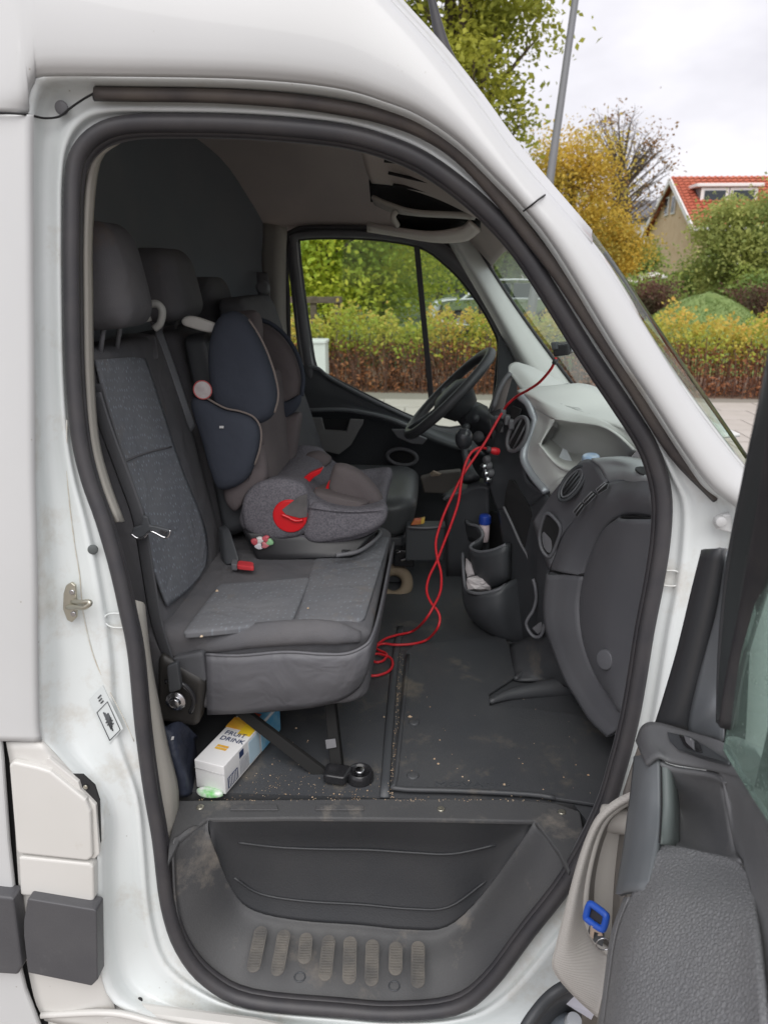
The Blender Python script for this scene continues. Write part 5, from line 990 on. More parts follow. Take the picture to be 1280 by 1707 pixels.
ORA = mat('print_orange', (.75, .30, .03), .4, col2=(.78, .48, .06), nscale=25); YEL = mat('print_yellow', (.80, .55, .03), .4); BLU = mat('print_blue', (.12, .42, .68), .4, col2=(.35, .62, .78), nscale=30)
NAV = mat('print_navy', (.03, .05, .13), .5); PNK = mat('print_red', (.62, .10, .06), .4); LBL = mat('print_pale_blue', (.50, .66, .76), .4)
up3 = (0, 0, .0004)
for nm, qd, mm_ in (('print', topq(.0, .50, .55, .66), ORA), ('print', topq(.55, .44, .98, .60), YEL), ('print', topq(.05, .70, .95, .98), BLU), ('print', topq(.30, .66, .75, .78, .0020), PNK), ('print', topq(.10, .66, .55, .74, .0016), YEL)):
    plate(nm, qd, up3, mm_, ct, bevel=0)
for nm, qd, mm_ in (('print', sideq(.62, .05, .98, .95), BLU), ('print', sideq(.40, .1, .58, .9), LBL), ('barcode_panel', sideq(.04, .12, .20, .5), NAV), ('print', sideq(.24, .70, .31, .92), NAV)):
    plate(nm, qd, tuple(W_v.normalized()*.0004), mm_, ct, bevel=0)
for i in range(6): plate('barcode_gap', sideq(.052+.024*i, .15, .062+.024*i, .48, .0020), tuple(W_v.normalized()*.0003), cw, ct, bevel=0)
for i in range(7): plate('fine_print', sideq(.24+.022*i, .12, .248+.022*i, .62, .0014), tuple(W_v.normalized()*.0003), mat('print_grey', (.40, .42, .46), .5), ct, bevel=0)
to = b1+W_v*.16+L_v*.40+ht+Vector((0, 0, .0016))
text('carton_lettering', 'FRUIT', to, W_v, L_v, .0185, NAV, ct, .0004, 1.0); text('carton_lettering', 'DRINK', to-L_v*.082, W_v, L_v, .0185, NAV, ct, .0004, 1.0)
for i in range(2): plate('small_print', topq(.28, .19+.035*i, .66, .215+.035*i), up3, ORA, ct, bevel=0)
for v in (.025,): tube('carton_fold', [b1+ht*.72-L_v.normalized()*.001, b2+ht*.72-L_v.normalized()*.001], .0008, mat('fold_grey', (.5, .5, .5), .5), ct, seg=5, n=1)
# green and white wrapper in front of it
wr = pillow('crumpled_wrapper', AZ(FZ+.008, [(328,1318),(345,1314),(365,1318),(372,1326),(352,1329),(334,1326)]), (0, 0, .008), mat('wrapper_green', (.18, .55, .16), .4, col2=(.75, .78, .75), nscale=60), None, n=3)
tag(wr, 'crumpled green and white wrapper beside the drink carton', 'wrapper')
# blue packet behind the stay
bg_ = plate('blue_packet', Q([(408,1186,1.62),(462,1190,1.60),(460,1212,1.60),(430,1200,1.62)]), (.01, .06, -.02), mat('packet_blue', (.05, .30, .60), .4, col2=(.45, .66, .78), nscale=40), None, bevel=.004)
tag(bg_, 'bright blue packet tucked under the bench behind the stay', 'packet')
# grey box behind carton
gb = softbox('storage_tub', ext8(Q([(322,1252,1.52),(395,1255,1.52),(402,1200,1.60),(316,1205,1.60)]), (0, .12, 0)), MIDP, None, r_=.3)
tag(gb, 'rounded grey tub under the bench behind the drink carton', 'tub')
# navy jacket hanging by the bench hinge
jm = mat('navy_nylon', (.020, .026, .045), .6, col2=(.028, .034, .055), nscale=8, bump=.9, bscale=22)
jr = [Q([(258,1180,1.235),(272,1215,1.235),(300,1205,1.26),(328,1225,1.30)]), Q([(266,1220,1.23),(282,1225,1.215),(296,1222,1.24),(322,1235,1.30)]), Q([(276,1262,1.225),(290,1258,1.20),(306,1262,1.23),(326,1270,1.30)]), Q([(284,1295,1.22),(302,1295,1.195),(312,1298,1.22),(328,1298,1.29)]), Q([(292,1324,1.215),(306,1326,1.20),(318,1322,1.22),(328,1314,1.28)])]
jk = patch('jacket', jr, jm, None, nu=6, nv=6, solid=.012)
tag(jk, 'dark navy nylon jacket bunched beside the bench hinge', 'jacket')
plate('zip_pull', Q([(287,1228,1.205),(291,1227,1.205),(290,1232,1.205),(286,1233,1.205)]), (0, -.002, 0), mat('zip_white', (.75, .75, .75), .4), jk, bevel=0)
# things in the bins and on the dash
gs = empty('glue_stick', tuple(P(806, 890, 2.05))); tag(gs, 'white tube with a blue cap standing in the upper cup bin', 'tube')
ga = P(807, 886, 2.04); lathe('barrel', [(.013, -.03), (.015, -.02), (.015, .022), (.012, .026)], ga, (0, 0, 1), mat('tube_pink_white', (.70, .58, .60), .4), gs, seg=16)
lathe('cap', [(.017, .0), (.018, .004), (.017, .024), (.012, .028)], ga+Vector((0, 0, .024)), (0, 0, 1), mat('cap_blue', (.02, .06, .36), .35), gs, seg=16)
def crumple(nm, px, Y_, m_, label, cat, th=.02, seed=1, parent=None):
    rr_ = random.Random(seed); c = A(Y_, px); cen = sum(c, Vector())/len(c); k = len(c); vs_ = [cen+Vector((0, -th, 0))]
    fs = []; rings_ = [(.45, 1.0), (.8, .7), (1.0, .2), (.9, -.6)]
    for s, h in rings_:
        for i in range(k): vs_.append(cen+(c[i]-cen)*s*(1+rr_.uniform(-.06, .06))+Vector((0, -th*h+rr_.uniform(-th, th)*.35, 0)))
    for i in range(k): fs.append((0, 1+i, 1+(i+1) % k))
    for r_ in range(len(rings_)-1):
        for i in range(k): fs.append((1+r_*k+i, 1+(r_+1)*k+i, 1+(r_+1)*k+(i+1) % k, 1+r_*k+(i+1) % k))
    o = mesh(nm, vs_, fs, m_, None, False); tag(o, label, cat); return o
TIS = mat('tissue_white', (.66, .62, .62), .8, col2=(.58, .54, .55), nscale=40)
crumple('tissue_pack', [(779,963),(795,962),(812,964),(820,966),(820,975),(818,984),(800,986),(780,983),(778,972)], 1.935, TIS, 'white tissue pack in the front of the lower cup bin', 'tissues', .014, 3)
crumple('crumpled_paper', [(776,930),(782,935),(790,944),(800,954),(808,958),(795,961),(778,962),(775,948)], 1.985, TIS, 'crumpled white paper standing behind the tissue pack', 'paper', .010, 5)
cd_ = plate('white_card', Q([(938,749,1.93),(945,752,1.92),(956,776,1.86),(951,777,1.87),(930,768,1.90)]), (.0, .004, .002), mat('card_white', (.80, .84, .88), .4), None, bevel=0)
tag(cd_, 'small white card lying in the pale dashboard tray', 'card')
bc_ = lathe('bottle_cap', [(.0, .008), (.017, .008), (.020, .004), (.020, -.008)], P(984, 764, 1.66), (-.1, -.1, 1), mat('cap_sky_blue', (.30, .42, .60), .35, col2=(.50, .58, .68), nscale=60), None, seg=18)
tag(bc_, 'blue plastic cap behind the round vent on the dash', 'cap')
sx_ = empty('sweet_box', tuple(P(700, 872, 2.22))); tag(sx_, 'small red and yellow packet in the bin beside the driver seat', 'packet')
softbox('box', ext8(Q([(684,876,2.20),(704,874,2.20),(703,866,2.20),(690,867,2.20)]), (0, .02, .0)), mat('box_red', (.50, .06, .05), .4, col2=(.62, .30, .08), nscale=60), sx_, r_=.2)
softbox('flap', ext8(Q([(701,874,2.195),(707,873,2.195),(708,864,2.195),(702,866,2.195)]), (0, .02, .0)), mat('box_yellow', (.70, .46, .08), .4), sx_, r_=.2)
softbox('side_bin', ext8(Q([(676,935,2.20),(740,935,2.20),(742,878,2.20),(676,878,2.20)]), (0, .06, 0)), BLACKP, ds, r_=.1)
tube('side_bin_rim', Q([(680,879,2.19),(710,880,2.19),(740,878,2.20)]), .004, MIDP, ds, seg=6)
sc = crumple('paper_scrap', [(716,789),(722,784),(730,787),(736,790),(732,793),(718,794)], 2.675, mat('scrap_tan', (.42, .34, .26), .8), 'tan paper scrap sticking out of the driver door pocket', 'paper', .008, 8)
# brown tape roll and black phone on the floor by the driver seat
rl = tube('tape_roll', [PZ(656, 972, FZ+.02)+Vector((math.cos(a_)*.045, math.sin(a_)*.03, math.sin(a_)*.035)) for a_ in [2*math.pi*i/16 for i in range(16)]], .02, mat('kraft_card', (.26, .20, .14), .8), None, closed=True, n=2, seg=10)
tag(rl, 'brown cardboard roll standing on the floor in front of the bench', 'roll')
bp2 = empty('black_box', tuple(PZ(672, 935, FZ))); tag(bp2, 'low black box with steel catches under the driver seat', 'box')
softbox('case', ext8(Q([(656,945,2.24),(690,946,2.24),(692,918,2.24),(656,916,2.24)]), (0, .1, 0)), BLACKM, bp2, r_=.15)
tube('catch', Q([(668,934,2.235),(674,932,2.235),(680,928,2.235)]), .004, CHROME, bp2, seg=6); tube('catch', Q([(660,922,2.235),(668,919,2.235)]), .003, CHROME, bp2, seg=6)
# keys in the door pocket
ky = empty('key_bunch', tuple(P(998, 1540, .90))); tag(ky, 'bunch of keys with a blue tag in the pale door pocket', 'keys')
kt = nr(Q([(982,1508,.905),(990,1510,.90),(1008,1524,.885),(1010,1530,.882),(1006,1546,.88),(1000,1548,.882),(978,1532,.90),(977,1526,.903)]), .045)
tube('key_tag', kt, .0052, mat('tag_blue', (.02, .10, .52), .35), ky, closed=True, n=3, seg=8)
plate('tag_paper', [q_.lerp(sum(kt, Vector())/8, .2)+Vector((0, .003, 0)) for q_ in kt], (0, .002, 0), mat('tag_black', (.03, .03, .035), .5), ky, bevel=0)
plate('key_head', nr(Q([(983,1546,.895),(1002,1552,.885),(1008,1560,.88),(1004,1580,.875),(990,1572,.885),(980,1556,.895)]), .045), (0, .005, 0), BLACKP, ky, bevel=.002)
plate('key_blade', nr(Q([(984,1543,.888),(1001,1549,.878),(1004,1560,.875),(996,1560,.88),(998,1556,.88),(990,1553,.884),(988,1566,.884),(983,1560,.888)]), .045), (0, .002, 0), mat('key_brass', (.62, .50, .42), .4, metal=.6), ky, bevel=0)
tube('split_ring', [nr([P(1006, 1574, .87)], .05)[0]+Vector((math.cos(a_)*.011, 0, math.sin(a_)*.011)) for a_ in [2*math.pi*i/16 for i in range(16)]], .001, CHROME, ky, closed=True, n=1, seg=6)
# plastic bottle in the lower bin of the door
bt_ = empty('water_bottle', tuple(P(945, 1720, .90))); tag(bt_, 'clear plastic bottle with dark label in the lower door bin', 'bottle')
bl = P(948, 1716, .90)
lathe('body', [(.030, -.16), (.034, -.15), (.034, -.03), (.032, -.01), (.020, .012), (.012, .022)], bl, (.15, -.25, 1), mat('bottle_pet', (.10, .13, .18), .08, col2=(.38, .42, .46), nscale=22, spec=.8), bt_, seg=24)
lathe('neck_ring', [(.012, .018), (.014, .02), (.014, .024), (.012, .034)], bl, (.15, -.25, 1), mat('cap_clear', (.6, .63, .66), .3), bt_, seg=18)
pp_ = plate('folded_paper', Q([(938,1650,.915),(962,1664,.905),(990,1690,.89),(985,1700,.895),(940,1672,.91)]), (0, .002, 0), mat('paper_pale', (.66, .66, .74), .6), None, bevel=0)
tag(pp_, 'pale folded paper behind the bottle in the door bin', 'paper')

# crumbs and grit on the floor
rr_ = random.Random(4); vs_, fs = [], []
def crumb(p, s):
    b0 = len(vs_); a = rr_.uniform(0, 6.28)
    for k in range(4): vs_.append((p.x+math.cos(a+k*1.57)*s*rr_.uniform(.6, 1.3), p.y+math.sin(a+k*1.57)*s*rr_.uniform(.6, 1.3), p.z))
    vs_.append((p.x, p.y, p.z+s*.9)); fs.extend([(b0+k, b0+(k+1) % 4, b0+4) for k in range(4)])
for i in range(120):
    x, y = rr_.uniform(410, 1020), rr_.uniform(1150, 1335)
    if x > 660: z = FZ+.0115
    else: z = FZ+.001
    if rr_.random() < .45: x = rr_.uniform(420, 640); y = rr_.uniform(1270, 1330); z = FZ+.001
    if y > 1330: z = FZ+.005
    crumb(PZ(x, y, z), rr_.choice((.0008, .001, .0013, .002)))
for i in range(150):
    yy_ = rr_.uniform(1085, 1330); crumb(PZ(668-(yy_-1085)*.066+rr_.gauss(0, 2.2), yy_, FZ+.006), rr_.uniform(.0007, .0016))
for i in range(120): crumb(PZ(rr_.uniform(330, 960), 1333+rr_.gauss(0, 1.6), FZ+.004), rr_.uniform(.0006, .0014))
for i in range(90): crumb(PZ(rr_.uniform(400, 620), rr_.uniform(1290, 1331), FZ+.001), rr_.uniform(.0006, .0012))
for x, y, s in ((683,1195,.005),(640,1195,.003),(494,1214,.003),(840,1308,.004),(980,1292,.003),(657,1150,.0035),(730,1273,.003),(724,1265,.0025),(362,985,.004),(336,1061,.004),(514,1014,.003)):
    crumb(PZ(x, y, (FZ+.0115 if y > 1100 and x > 660 else FZ+.001) if y > 1100 else ZT+.006), s)
cr2 = mesh('crumbs', vs_, fs, mat('crumb_tan', (.45, .30, .18), .9, col2=(.58, .46, .33), nscale=30), None, False)
tag(cr2, 'scattered crumbs and grit on the cab floor and mat', 'crumbs', kind='stuff')

# ------------------------------------------------------------------ outside: ground, paving, hedge, trees, house
def struct(o, kind='structure'): o['kind'] = kind; return o
GR = mat('brick_paving', (.27, .235, .205), .9, col2=(.22, .195, .17), nscale=3, bump=.4, bscale=40)
struct(mesh('ground', [(-300, -100, 0), (300, -100, 0), (300, 600, 0), (-300, 600, 0)], [(0, 1, 2, 3)], GR, None, False))
PV = mat('concrete_slab', (.46, .42, .385), .85, col2=(.40, .365, .33), nscale=1.2, bump=.3, bscale=60, dirt=(.26, .24, .20), dscale=2.0, dpos=(.55, .85))
pv = struct(mesh('pavement', [(-9, 3.9, .02), (16, 3.9, .02), (16, 9.9, .02), (-9, 11.2, .02)], [(0, 1, 2, 3)], mat('joint_sand', (.25, .23, .20), .95), None, False))
def slab_mesh():
    bm = bmesh.new(); bmesh.ops.create_cube(bm, size=1.0); me = bpy.data.meshes.new('paving_slab'); bm.to_mesh(me); bm.free(); me.materials.append(PV); return me
sm = slab_mesh(); W_ = .60; cnt = 0
strip_v, strip_f = [], []
for iy in range(10):
    for ix in range(-13, 24):
        x, y = ix*W_+(.3 if iy % 2 else 0), 4.2+iy*.6
        lim = 9.9+(16-x)/25*1.3-.35
        if y > lim: continue
        px = (x+.061*y)/y
        vis = (-.06 < px < .17 and y > 6.0) or (.33 < px < .56 and y > 4.0)
        if vis and cnt < 300:
            o = bpy.data.objects.new('paving_slab', sm); COL.objects.link(o); o.parent = pv
            o.location = (x, y, .025+rnd.uniform(-.0015, .0015)); o.scale = (W_-.012, W_-.012, .03); o.rotation_euler = (rnd.uniform(-.002, .002), rnd.uniform(-.002, .002), 0); cnt += 1
        else:
            b0 = len(strip_v); h = (W_-.012)/2
            strip_v += [(x-h, y-h, .039), (x+h, y-h, .039), (x+h, y+h, .039), (x-h, y+h, .039)]; strip_f.append((b0, b0+1, b0+2, b0+3))
far_s = mesh('paving_slabs', strip_v, strip_f, PV, pv, False); far_s['kind'] = 'stuff'
# soil and lawn behind the hedge
struct(mesh('lawn', [(-60, 11.3, .015), (60, 9.95, .015), (60, 60, .015), (-60, 60, .015)], [(0, 1, 2, 3)], mat('lawn_grass', (.06, .105, .025), .95, col2=(.085, .10, .035), nscale=1.5, bump=.8, bscale=30), None, False))

struct(mesh('soil_bed', [(-9, 11.0, .022), (16, 9.7, .022), (16, 12.6, .022), (-9, 13.9, .022)], [(0, 1, 2, 3)], mat('bed_soil', (.13, .085, .06), .95, col2=(.19, .12, .08), nscale=6, bump=.8, bscale=30), None, False))
def leafcloud(name, pts, size, m_, parent=None, seed=1, aspect=.6, up=.0, tint=None):
    r_ = np.random.default_rng(seed); pts = np.asarray(pts); n = len(pts)
    nb = r_.normal(size=(n, 3))*.75+np.array([0, -.45, .75]); nb /= np.linalg.norm(nb, axis=1)[:, None]
    d = r_.normal(size=(n, 3)); d[:, 2] += up; d -= (d*nb).sum(1)[:, None]*nb; d /= np.linalg.norm(d, axis=1)[:, None]
    e = np.cross(nb, d)
    f = nb; s = size*r_.uniform(.55, 1.35, size=(n, 1))
    a = pts-d*s*.5; b = pts+e*s*aspect*.5+f*s*.1; c = pts+d*s*.5; g = pts-e*s*aspect*.5+f*s*.1
    V = np.stack([a, b, c, g], 1).reshape(-1, 3)
    me = bpy.data.meshes.new(name); me.vertices.add(4*n); me.vertices.foreach_set('co', V.ravel())
    me.loops.add(4*n); me.polygons.add(n); me.loops.foreach_set('vertex_index', np.arange(4*n))
    me.polygons.foreach_set('loop_start', np.arange(0, 4*n, 4)); me.polygons.foreach_set('loop_total', np.full(n, 4))
    me.update()
    t = r_.uniform(0, 1, n) if tint is None else np.clip(tint+r_.normal(0, .15, n), 0, 1)
    at = me.attributes.new('tint', 'FLOAT', 'FACE'); at.data.foreach_set('value', t.astype(np.float32))
    me.validate()
    o = link(name, me, m_, parent); put(o); return o
def clumps(c, rad, ncl, per, seed, rc=.35, shell=.5):
    r_ = np.random.default_rng(seed); c = np.array(c); rad = np.array(rad); out = []
    d = r_.normal(size=(ncl, 3)); d /= np.linalg.norm(d, axis=1)[:, None]
    cc = c+d*rad*(shell+(1-shell)*r_.uniform(0, 1, (ncl, 1)))
    for q_ in cc:
        s = rc*r_.uniform(.6, 1.4); out.append(q_+r_.normal(size=(per, 3))*s*np.array([1, 1, .7]))
    return np.concatenate(out), cc
def leafmat(nm, a, b, third=None, sc=1.5): return mat(nm, a, .65, col2=b, kind='leaf', dirt=third, dscale=sc, dpos=(.45, .62), spec=.3)
BARK = mat('bark', (.10, .075, .055), .95, col2=(.15, .12, .09), nscale=12, bump=.8, bscale=30)
def tree(name, label, base, h0, c, rad, ncl, per, lsize, lm, seed, trunk_r=.12, limbs=7, rc=.35, cat='tree', group=None, twigs=0, shell=.5):
    t = empty(name, base); tag(t, label, cat, group)
    base = Vector(base); c = Vector(c); r_ = random.Random(seed)
    pts, cc = clumps(tuple(c), rad, ncl, per, seed, rc, shell)
    leafcloud('crown', pts, lsize, lm, t, seed)
    top = c+Vector((0, 0, rad[2]*.4))
    tube('trunk', [base, base.lerp(top, .4)+Vector((r_.uniform(-.1, .1), r_.uniform(-.1, .1), 0)), base.lerp(top, .75)+Vector((r_.uniform(-.15, .15), 0, 0)), top], [trunk_r, trunk_r*.8, trunk_r*.45, trunk_r*.15], BARK, t, seg=8)
    vs_, fs = [], []
    def limb(a, b, r0, r1):
        mid = a.lerp(b, .5)+Vector((r_.uniform(-.15, .15), r_.uniform(-.15, .15), r_.uniform(0, .25)))*((b-a).length*.25)
        pts_ = crv([a, mid, b], 4); k0 = len(vs_); seg = 5
        for i, q_ in enumerate(pts_):
            tn = (pts_[min(i+1, len(pts_)-1)]-pts_[max(i-1, 0)]).normalized(); n1 = tn.orthogonal().normalized(); n2 = tn.cross(n1); rr = r0+(r1-r0)*i/(len(pts_)-1)
            for s in range(seg): an_ = 2*math.pi*s/seg; vs_.append(q_+n1*math.cos(an_)*rr+n2*math.sin(an_)*rr)
        for i in range(len(pts_)-1):
            for s in range(seg): fs.append((k0+i*seg+s, k0+i*seg+(s+1) % seg, k0+(i+1)*seg+(s+1) % seg, k0+(i+1)*seg+s))
    order = list(range(len(cc))); r_.shuffle(order)
    for i in order[:limbs]:
        e_ = Vector(cc[i]); a = base.lerp(top, min(.95, max(.25, (e_.z-base.z)/(top.z-base.z)*.75))); limb(a, e_, trunk_r*.35, trunk_r*.06)
        for k in range(twigs):
            s_ = a.lerp(e_, r_.uniform(.35, .95)); limb(s_, s_+Vector((r_.uniform(-1, 1), r_.uniform(-1, 1), r_.uniform(.1, 1)))*r_.uniform(.25, .6), trunk_r*.10, trunk_r*.02)
    if vs_: mesh('limbs', vs_, fs, BARK, t)
    return t

# hedge: berberis, green-gold tops over red-brown bare stems
hg_ = empty('hedge', (2, 10.3, 0)); tag(hg_, 'long autumn hedge with gold-green tops over red-brown stems', 'hedge')
r_ = np.random.default_rng(11)
def hedge_y(x): return 10.15+(6-x)/25*1.3
n = 26000; x = r_.uniform(-5, 9.5, n); z = .42+.68*r_.beta(2.5, 1.5, n); bumpy = .13*np.sin(x*4.3)+.10*np.sin(x*9.7+1)+.09*np.sin(x*23.1+2)+r_.normal(0, .05, n)
y = hedge_y(x)+r_.uniform(0, .9, n)*(1-.35*(z > .95)); z = z+bumpy*(z-.4)
leafcloud('foliage', np.stack([x, y, z], 1), .055, leafmat('hedge_leaf', (.46, .50, .08), (.74, .44, .12), (.40, .48, .08), 2.6), hg_, 12, .7, tint=(z-.55)/.9+.22*np.sin(x*1.7)+.12*np.sin(x*6.1))
n = 26000; x = r_.uniform(-5, 9.5, n); z = r_.uniform(.03, .72, n); y = hedge_y(x)+.05+r_.uniform(0, .8, n)
leafcloud('lower_foliage', np.stack([x, y, z], 1), .055, leafmat('hedge_low_leaf', (.40, .16, .085), (.56, .26, .12), (.30, .13, .07), 2.2), hg_, 13, .5)
vs_, fs = [], []
for i in range(1300):
    x = rnd.uniform(-5, 9.5); y = hedge_y(x)+rnd.uniform(.0, .8); dx, dy, h = rnd.uniform(-.14, .14), rnd.uniform(-.1, .1), rnd.uniform(.45, .85); b0 = len(vs_); w__ = .006
    for px, py, pz in ((x, y, .02), (x+dx*.4, y+dy, h*.55), (x+dx, y+dy, h)): vs_ += [(px-w__, py, pz), (px+w__, py, pz), (px, py+w__, pz)]
    for k in (0, 3): fs += [(b0+k, b0+k+1, b0+k+4, b0+k+3), (b0+k+1, b0+k+2, b0+k+5, b0+k+4), (b0+k+2, b0+k, b0+k+3, b0+k+5)]
mesh('stems', vs_, fs, mat('hedge_stem', (.13, .065, .045), .9), hg_)

YG = leafmat('yellow_green_leaf', (.50, .60, .06), (.80, .78, .10), (.36, .48, .07), .8)
DG = leafmat('deep_green_leaf', (.15, .24, .07), (.27, .36, .10), (.36, .42, .10), 1.0)
OL = leafmat('olive_leaf', (.33, .37, .11), (.48, .50, .15), (.25, .31, .09), 1.2)
YO = leafmat('lime_olive_leaf', (.34, .36, .05), (.50, .50, .08), (.26, .29, .05), 1.0)
AU = leafmat('amber_leaf', (.58, .37, .05), (.68, .51, .09), (.44, .37, .08), .7)
BR = leafmat('rust_leaf', (.26, .13, .05), (.34, .22, .09), None)
RB = leafmat('russet_leaf', (.13, .06, .045), (.19, .10, .07), (.09, .07, .04), 2)
# trees seen through the driver's window
def gp_(px, Y_): q_ = P(px, 450, Y_); return (q_.x, Y_, 0)
for i, (px, Y_, rx, zc, rz, mm_, lab) in enumerate([(545,14.5,1.3,2.3,1.5,YG,'yellow-green bushy tree seen at the left of the far cab window'), (640,16.0,1.6,2.3,1.6,YG,'yellow-green tree filling the middle of the far cab window'), (735,27,2.2,2.6,2.4,DG,'dark green tree behind the narrow front pane of the far window'), (840,29,2.4,2.8,2.4,DG,'deep green tree seen through the windscreen corner'), (455,16,1.6,2.4,1.8,OL,'olive tree hidden mostly by the far door pillar')]):
    b = gp_(px, Y_); tree('bushy_tree', lab, b, 0, (b[0], Y_, zc), (rx, 1.2, rz), 60, 240, .10, mm_, 30+i, .12, 10, .42, group='trees behind the hedge')
# big tree above the van roof
tree('plane_tree', 'tall yellow-green tree rising behind the van roof', gp_(838, 13.2), 0, (.1, 13.2, 5.5), (1.8, 1.4, 2.4), 95, 230, .105, YO, 51, .2, 30, .27, twigs=1, shell=.35)
# amber tree and bare tree by the lamp post
b = gp_(950, 25); tree('amber_tree', 'amber autumn tree behind the grey lamp post', b, 0, (b[0]-.15, 25, 3.9), (1.4, 1.2, 1.9), 75, 200, .11, AU, 61, .14, 16, .42, twigs=1)
b = gp_(1018, 27); tree('small_amber_tree', 'low golden shrub tree below the bare tree', b, 0, (b[0]-.1, 27, 2.2), (1.1, .9, 1.1), 45, 230, .11, AU, 62, .1, 8, .36)
b = gp_(1022, 29); tree('bare_tree', 'nearly bare tree with a few rust leaves against the sky', b, 0, (b[0], 29, 4.9), (1.9, 1.5, 2.4), 120, 9, .12, BR, 63, .10, 115, .25, twigs=9)
b = gp_(1068, 30); tree('dark_shrub', 'dark green shrub at the foot of the house gable', b, 0, (b[0]-.2, 30, 1.5), (.6, .7, 1.2), 30, 130, .16, DG, 64, .08, 5, .3)
# big green bush in front of the house
b = gp_(1248, 20); tree('round_tree', 'big rounded green tree in front of the red roofed house', b, 0, (b[0], 20, 2.05), (1.35, 1.2, 1.65), 100, 190, .10, OL, 71, .12, 10, .3)
b = gp_(1175, 21.5); tree('green_shrub', 'green shrub at the left foot of the big rounded tree', b, 0, (b[0], 21.5, 1.3), (.9, .7, .6), 30, 160, .10, DG, 72, .06, 5, .25, cat='shrub')
b = gp_(1275, 18.5); tree('green_shrub', 'green shrub under the right side of the big rounded tree', b, 0, (b[0], 18.5, 1.2), (.8, .7, .55), 26, 160, .10, DG, 76, .06, 5, .25, cat='shrub')
b = gp_(1092, 15.5); tree('russet_shrub', 'russet bare-looking shrub left of the grass mound', b, 0, (b[0], 15.5, 1.15), (.36, .4, .42), 20, 150, .06, RB, 73, .03, 8, .16, cat='shrub')
b = gp_(1235, 16.0); tree('russet_shrub', 'russet shrub right of the grass mound', b, 0, (b[0]+.25, 16.0, 1.0), (.4, .4, .35), 16, 140, .06, RB, 74, .03, 8, .16, cat='shrub')
b = gp_(1075, 19); tree('green_shrub', 'green shrub behind the russet shrub near the windscreen edge', b, 0, (b[0], 19, .95), (.9, .6, .55), 30, 150, .10, DG, 75, .05, 6, .26, cat='shrub')
# grass mound
mc = P(1172, 520, 14.2); vs_, fs = [], []
K = 28
for i in range(13):
    rr = i/12; 
    for k in range(K):
        a_ = 2*math.pi*k/K; vs_.append((mc.x+math.cos(a_)*rr*1.9*(1+.08*math.sin(3*a_)), 14.2+math.sin(a_)*rr*1.6, max(.0, 1.22*(1-rr**1.6)*(1+.05*math.sin(5*a_+rr*6)+.04*math.sin(2*a_+1)))))
for i in range(12):
    for k in range(K): fs.append((i*K+k, i*K+(k+1) % K, (i+1)*K+(k+1) % K, (i+1)*K+k))
mo = mesh('grass_mound', vs_, fs, mat('mound_grass', (.15, .22, .07), .95, col2=(.18, .24, .08), nscale=5, bump=.6, bscale=60)); struct(mo)
r_ = np.random.default_rng(5); n = 9000; a_ = r_.uniform(0, 6.283, n); rr = np.sqrt(r_.uniform(0, 1, n))
zz = 1.22*(1-rr**1.6)*(1+.05*np.sin(5*a_+rr*6)+.04*np.sin(2*a_+1))
ms = leafcloud('mound_turf', np.stack([mc.x+np.cos(a_)*rr*1.9*(1+.08*np.sin(3*a_)), 14.2+np.sin(a_)*rr*1.6, zz+.01], 1), .055, leafmat('turf_blade', (.17, .26, .07), (.25, .32, .10), None), None, 6, .25, 1.5)
tag(ms, 'short bright green turf on the mound', 'grass', kind='stuff')
# lamp post
lp_b = P(888, 500, 11.5); lx = P(961, -20, 11.5)
lpst = empty('lamp_post', (lp_b.x-.08, 11.5, 0)); tag(lpst, 'tall grey lamp post standing behind the hedge', 'lamp post')
dirp = (lx-lp_b); b0 = lp_b-dirp*(lp_b.z/dirp.z); top_ = lp_b+dirp*((7.2-lp_b.z)/dirp.z)
LPM = mat('galvanised_post', (.22, .225, .235), .5, metal=.4)
tube('post', [b0, lp_b, lp_b+(top_-lp_b)*.5, top_], [.075, .07, .05, .04], LPM, lpst, seg=14)
tube('arm', [top_, top_+Vector((.0, -.2, .12)), top_+Vector((0, -.7, .18))], .03, LPM, lpst, seg=10)
softbox('lantern', ext8([top_+Vector((-.12, -.7, .14)), top_+Vector((.12, -.7, .14)), top_+Vector((.12, -1.25, .16)), top_+Vector((-.12, -1.25, .16))], (0, 0, .1)), LPM, lpst, r_=.3)
# second post and street cabinet
wcab = empty('street_cabinet', gp_(531, 9.3)); tag(wcab, 'pale street cabinet standing against the hedge', 'cabinet')
cb_ = P(531, 640, 9.3)
softbox('box', box8(cb_.x-.11, cb_.x+.11, 9.2, 9.5, .03, P(531, 568, 9.3).z), mat('cabinet_white', (.62, .64, .62), .5), wcab, r_=.05)
softbox('plinth', box8(cb_.x-.13, cb_.x+.13, 9.18, 9.52, .02, .10), mat('plinth_grey', (.3, .3, .3), .8), wcab, r_=.1)
softbox('lid', box8(cb_.x-.125, cb_.x+.125, 9.185, 9.515, P(531, 572, 9.3).z, P(531, 566, 9.3).z), mat('cabinet_white', (.6, .6, .6)), wcab, r_=.3)
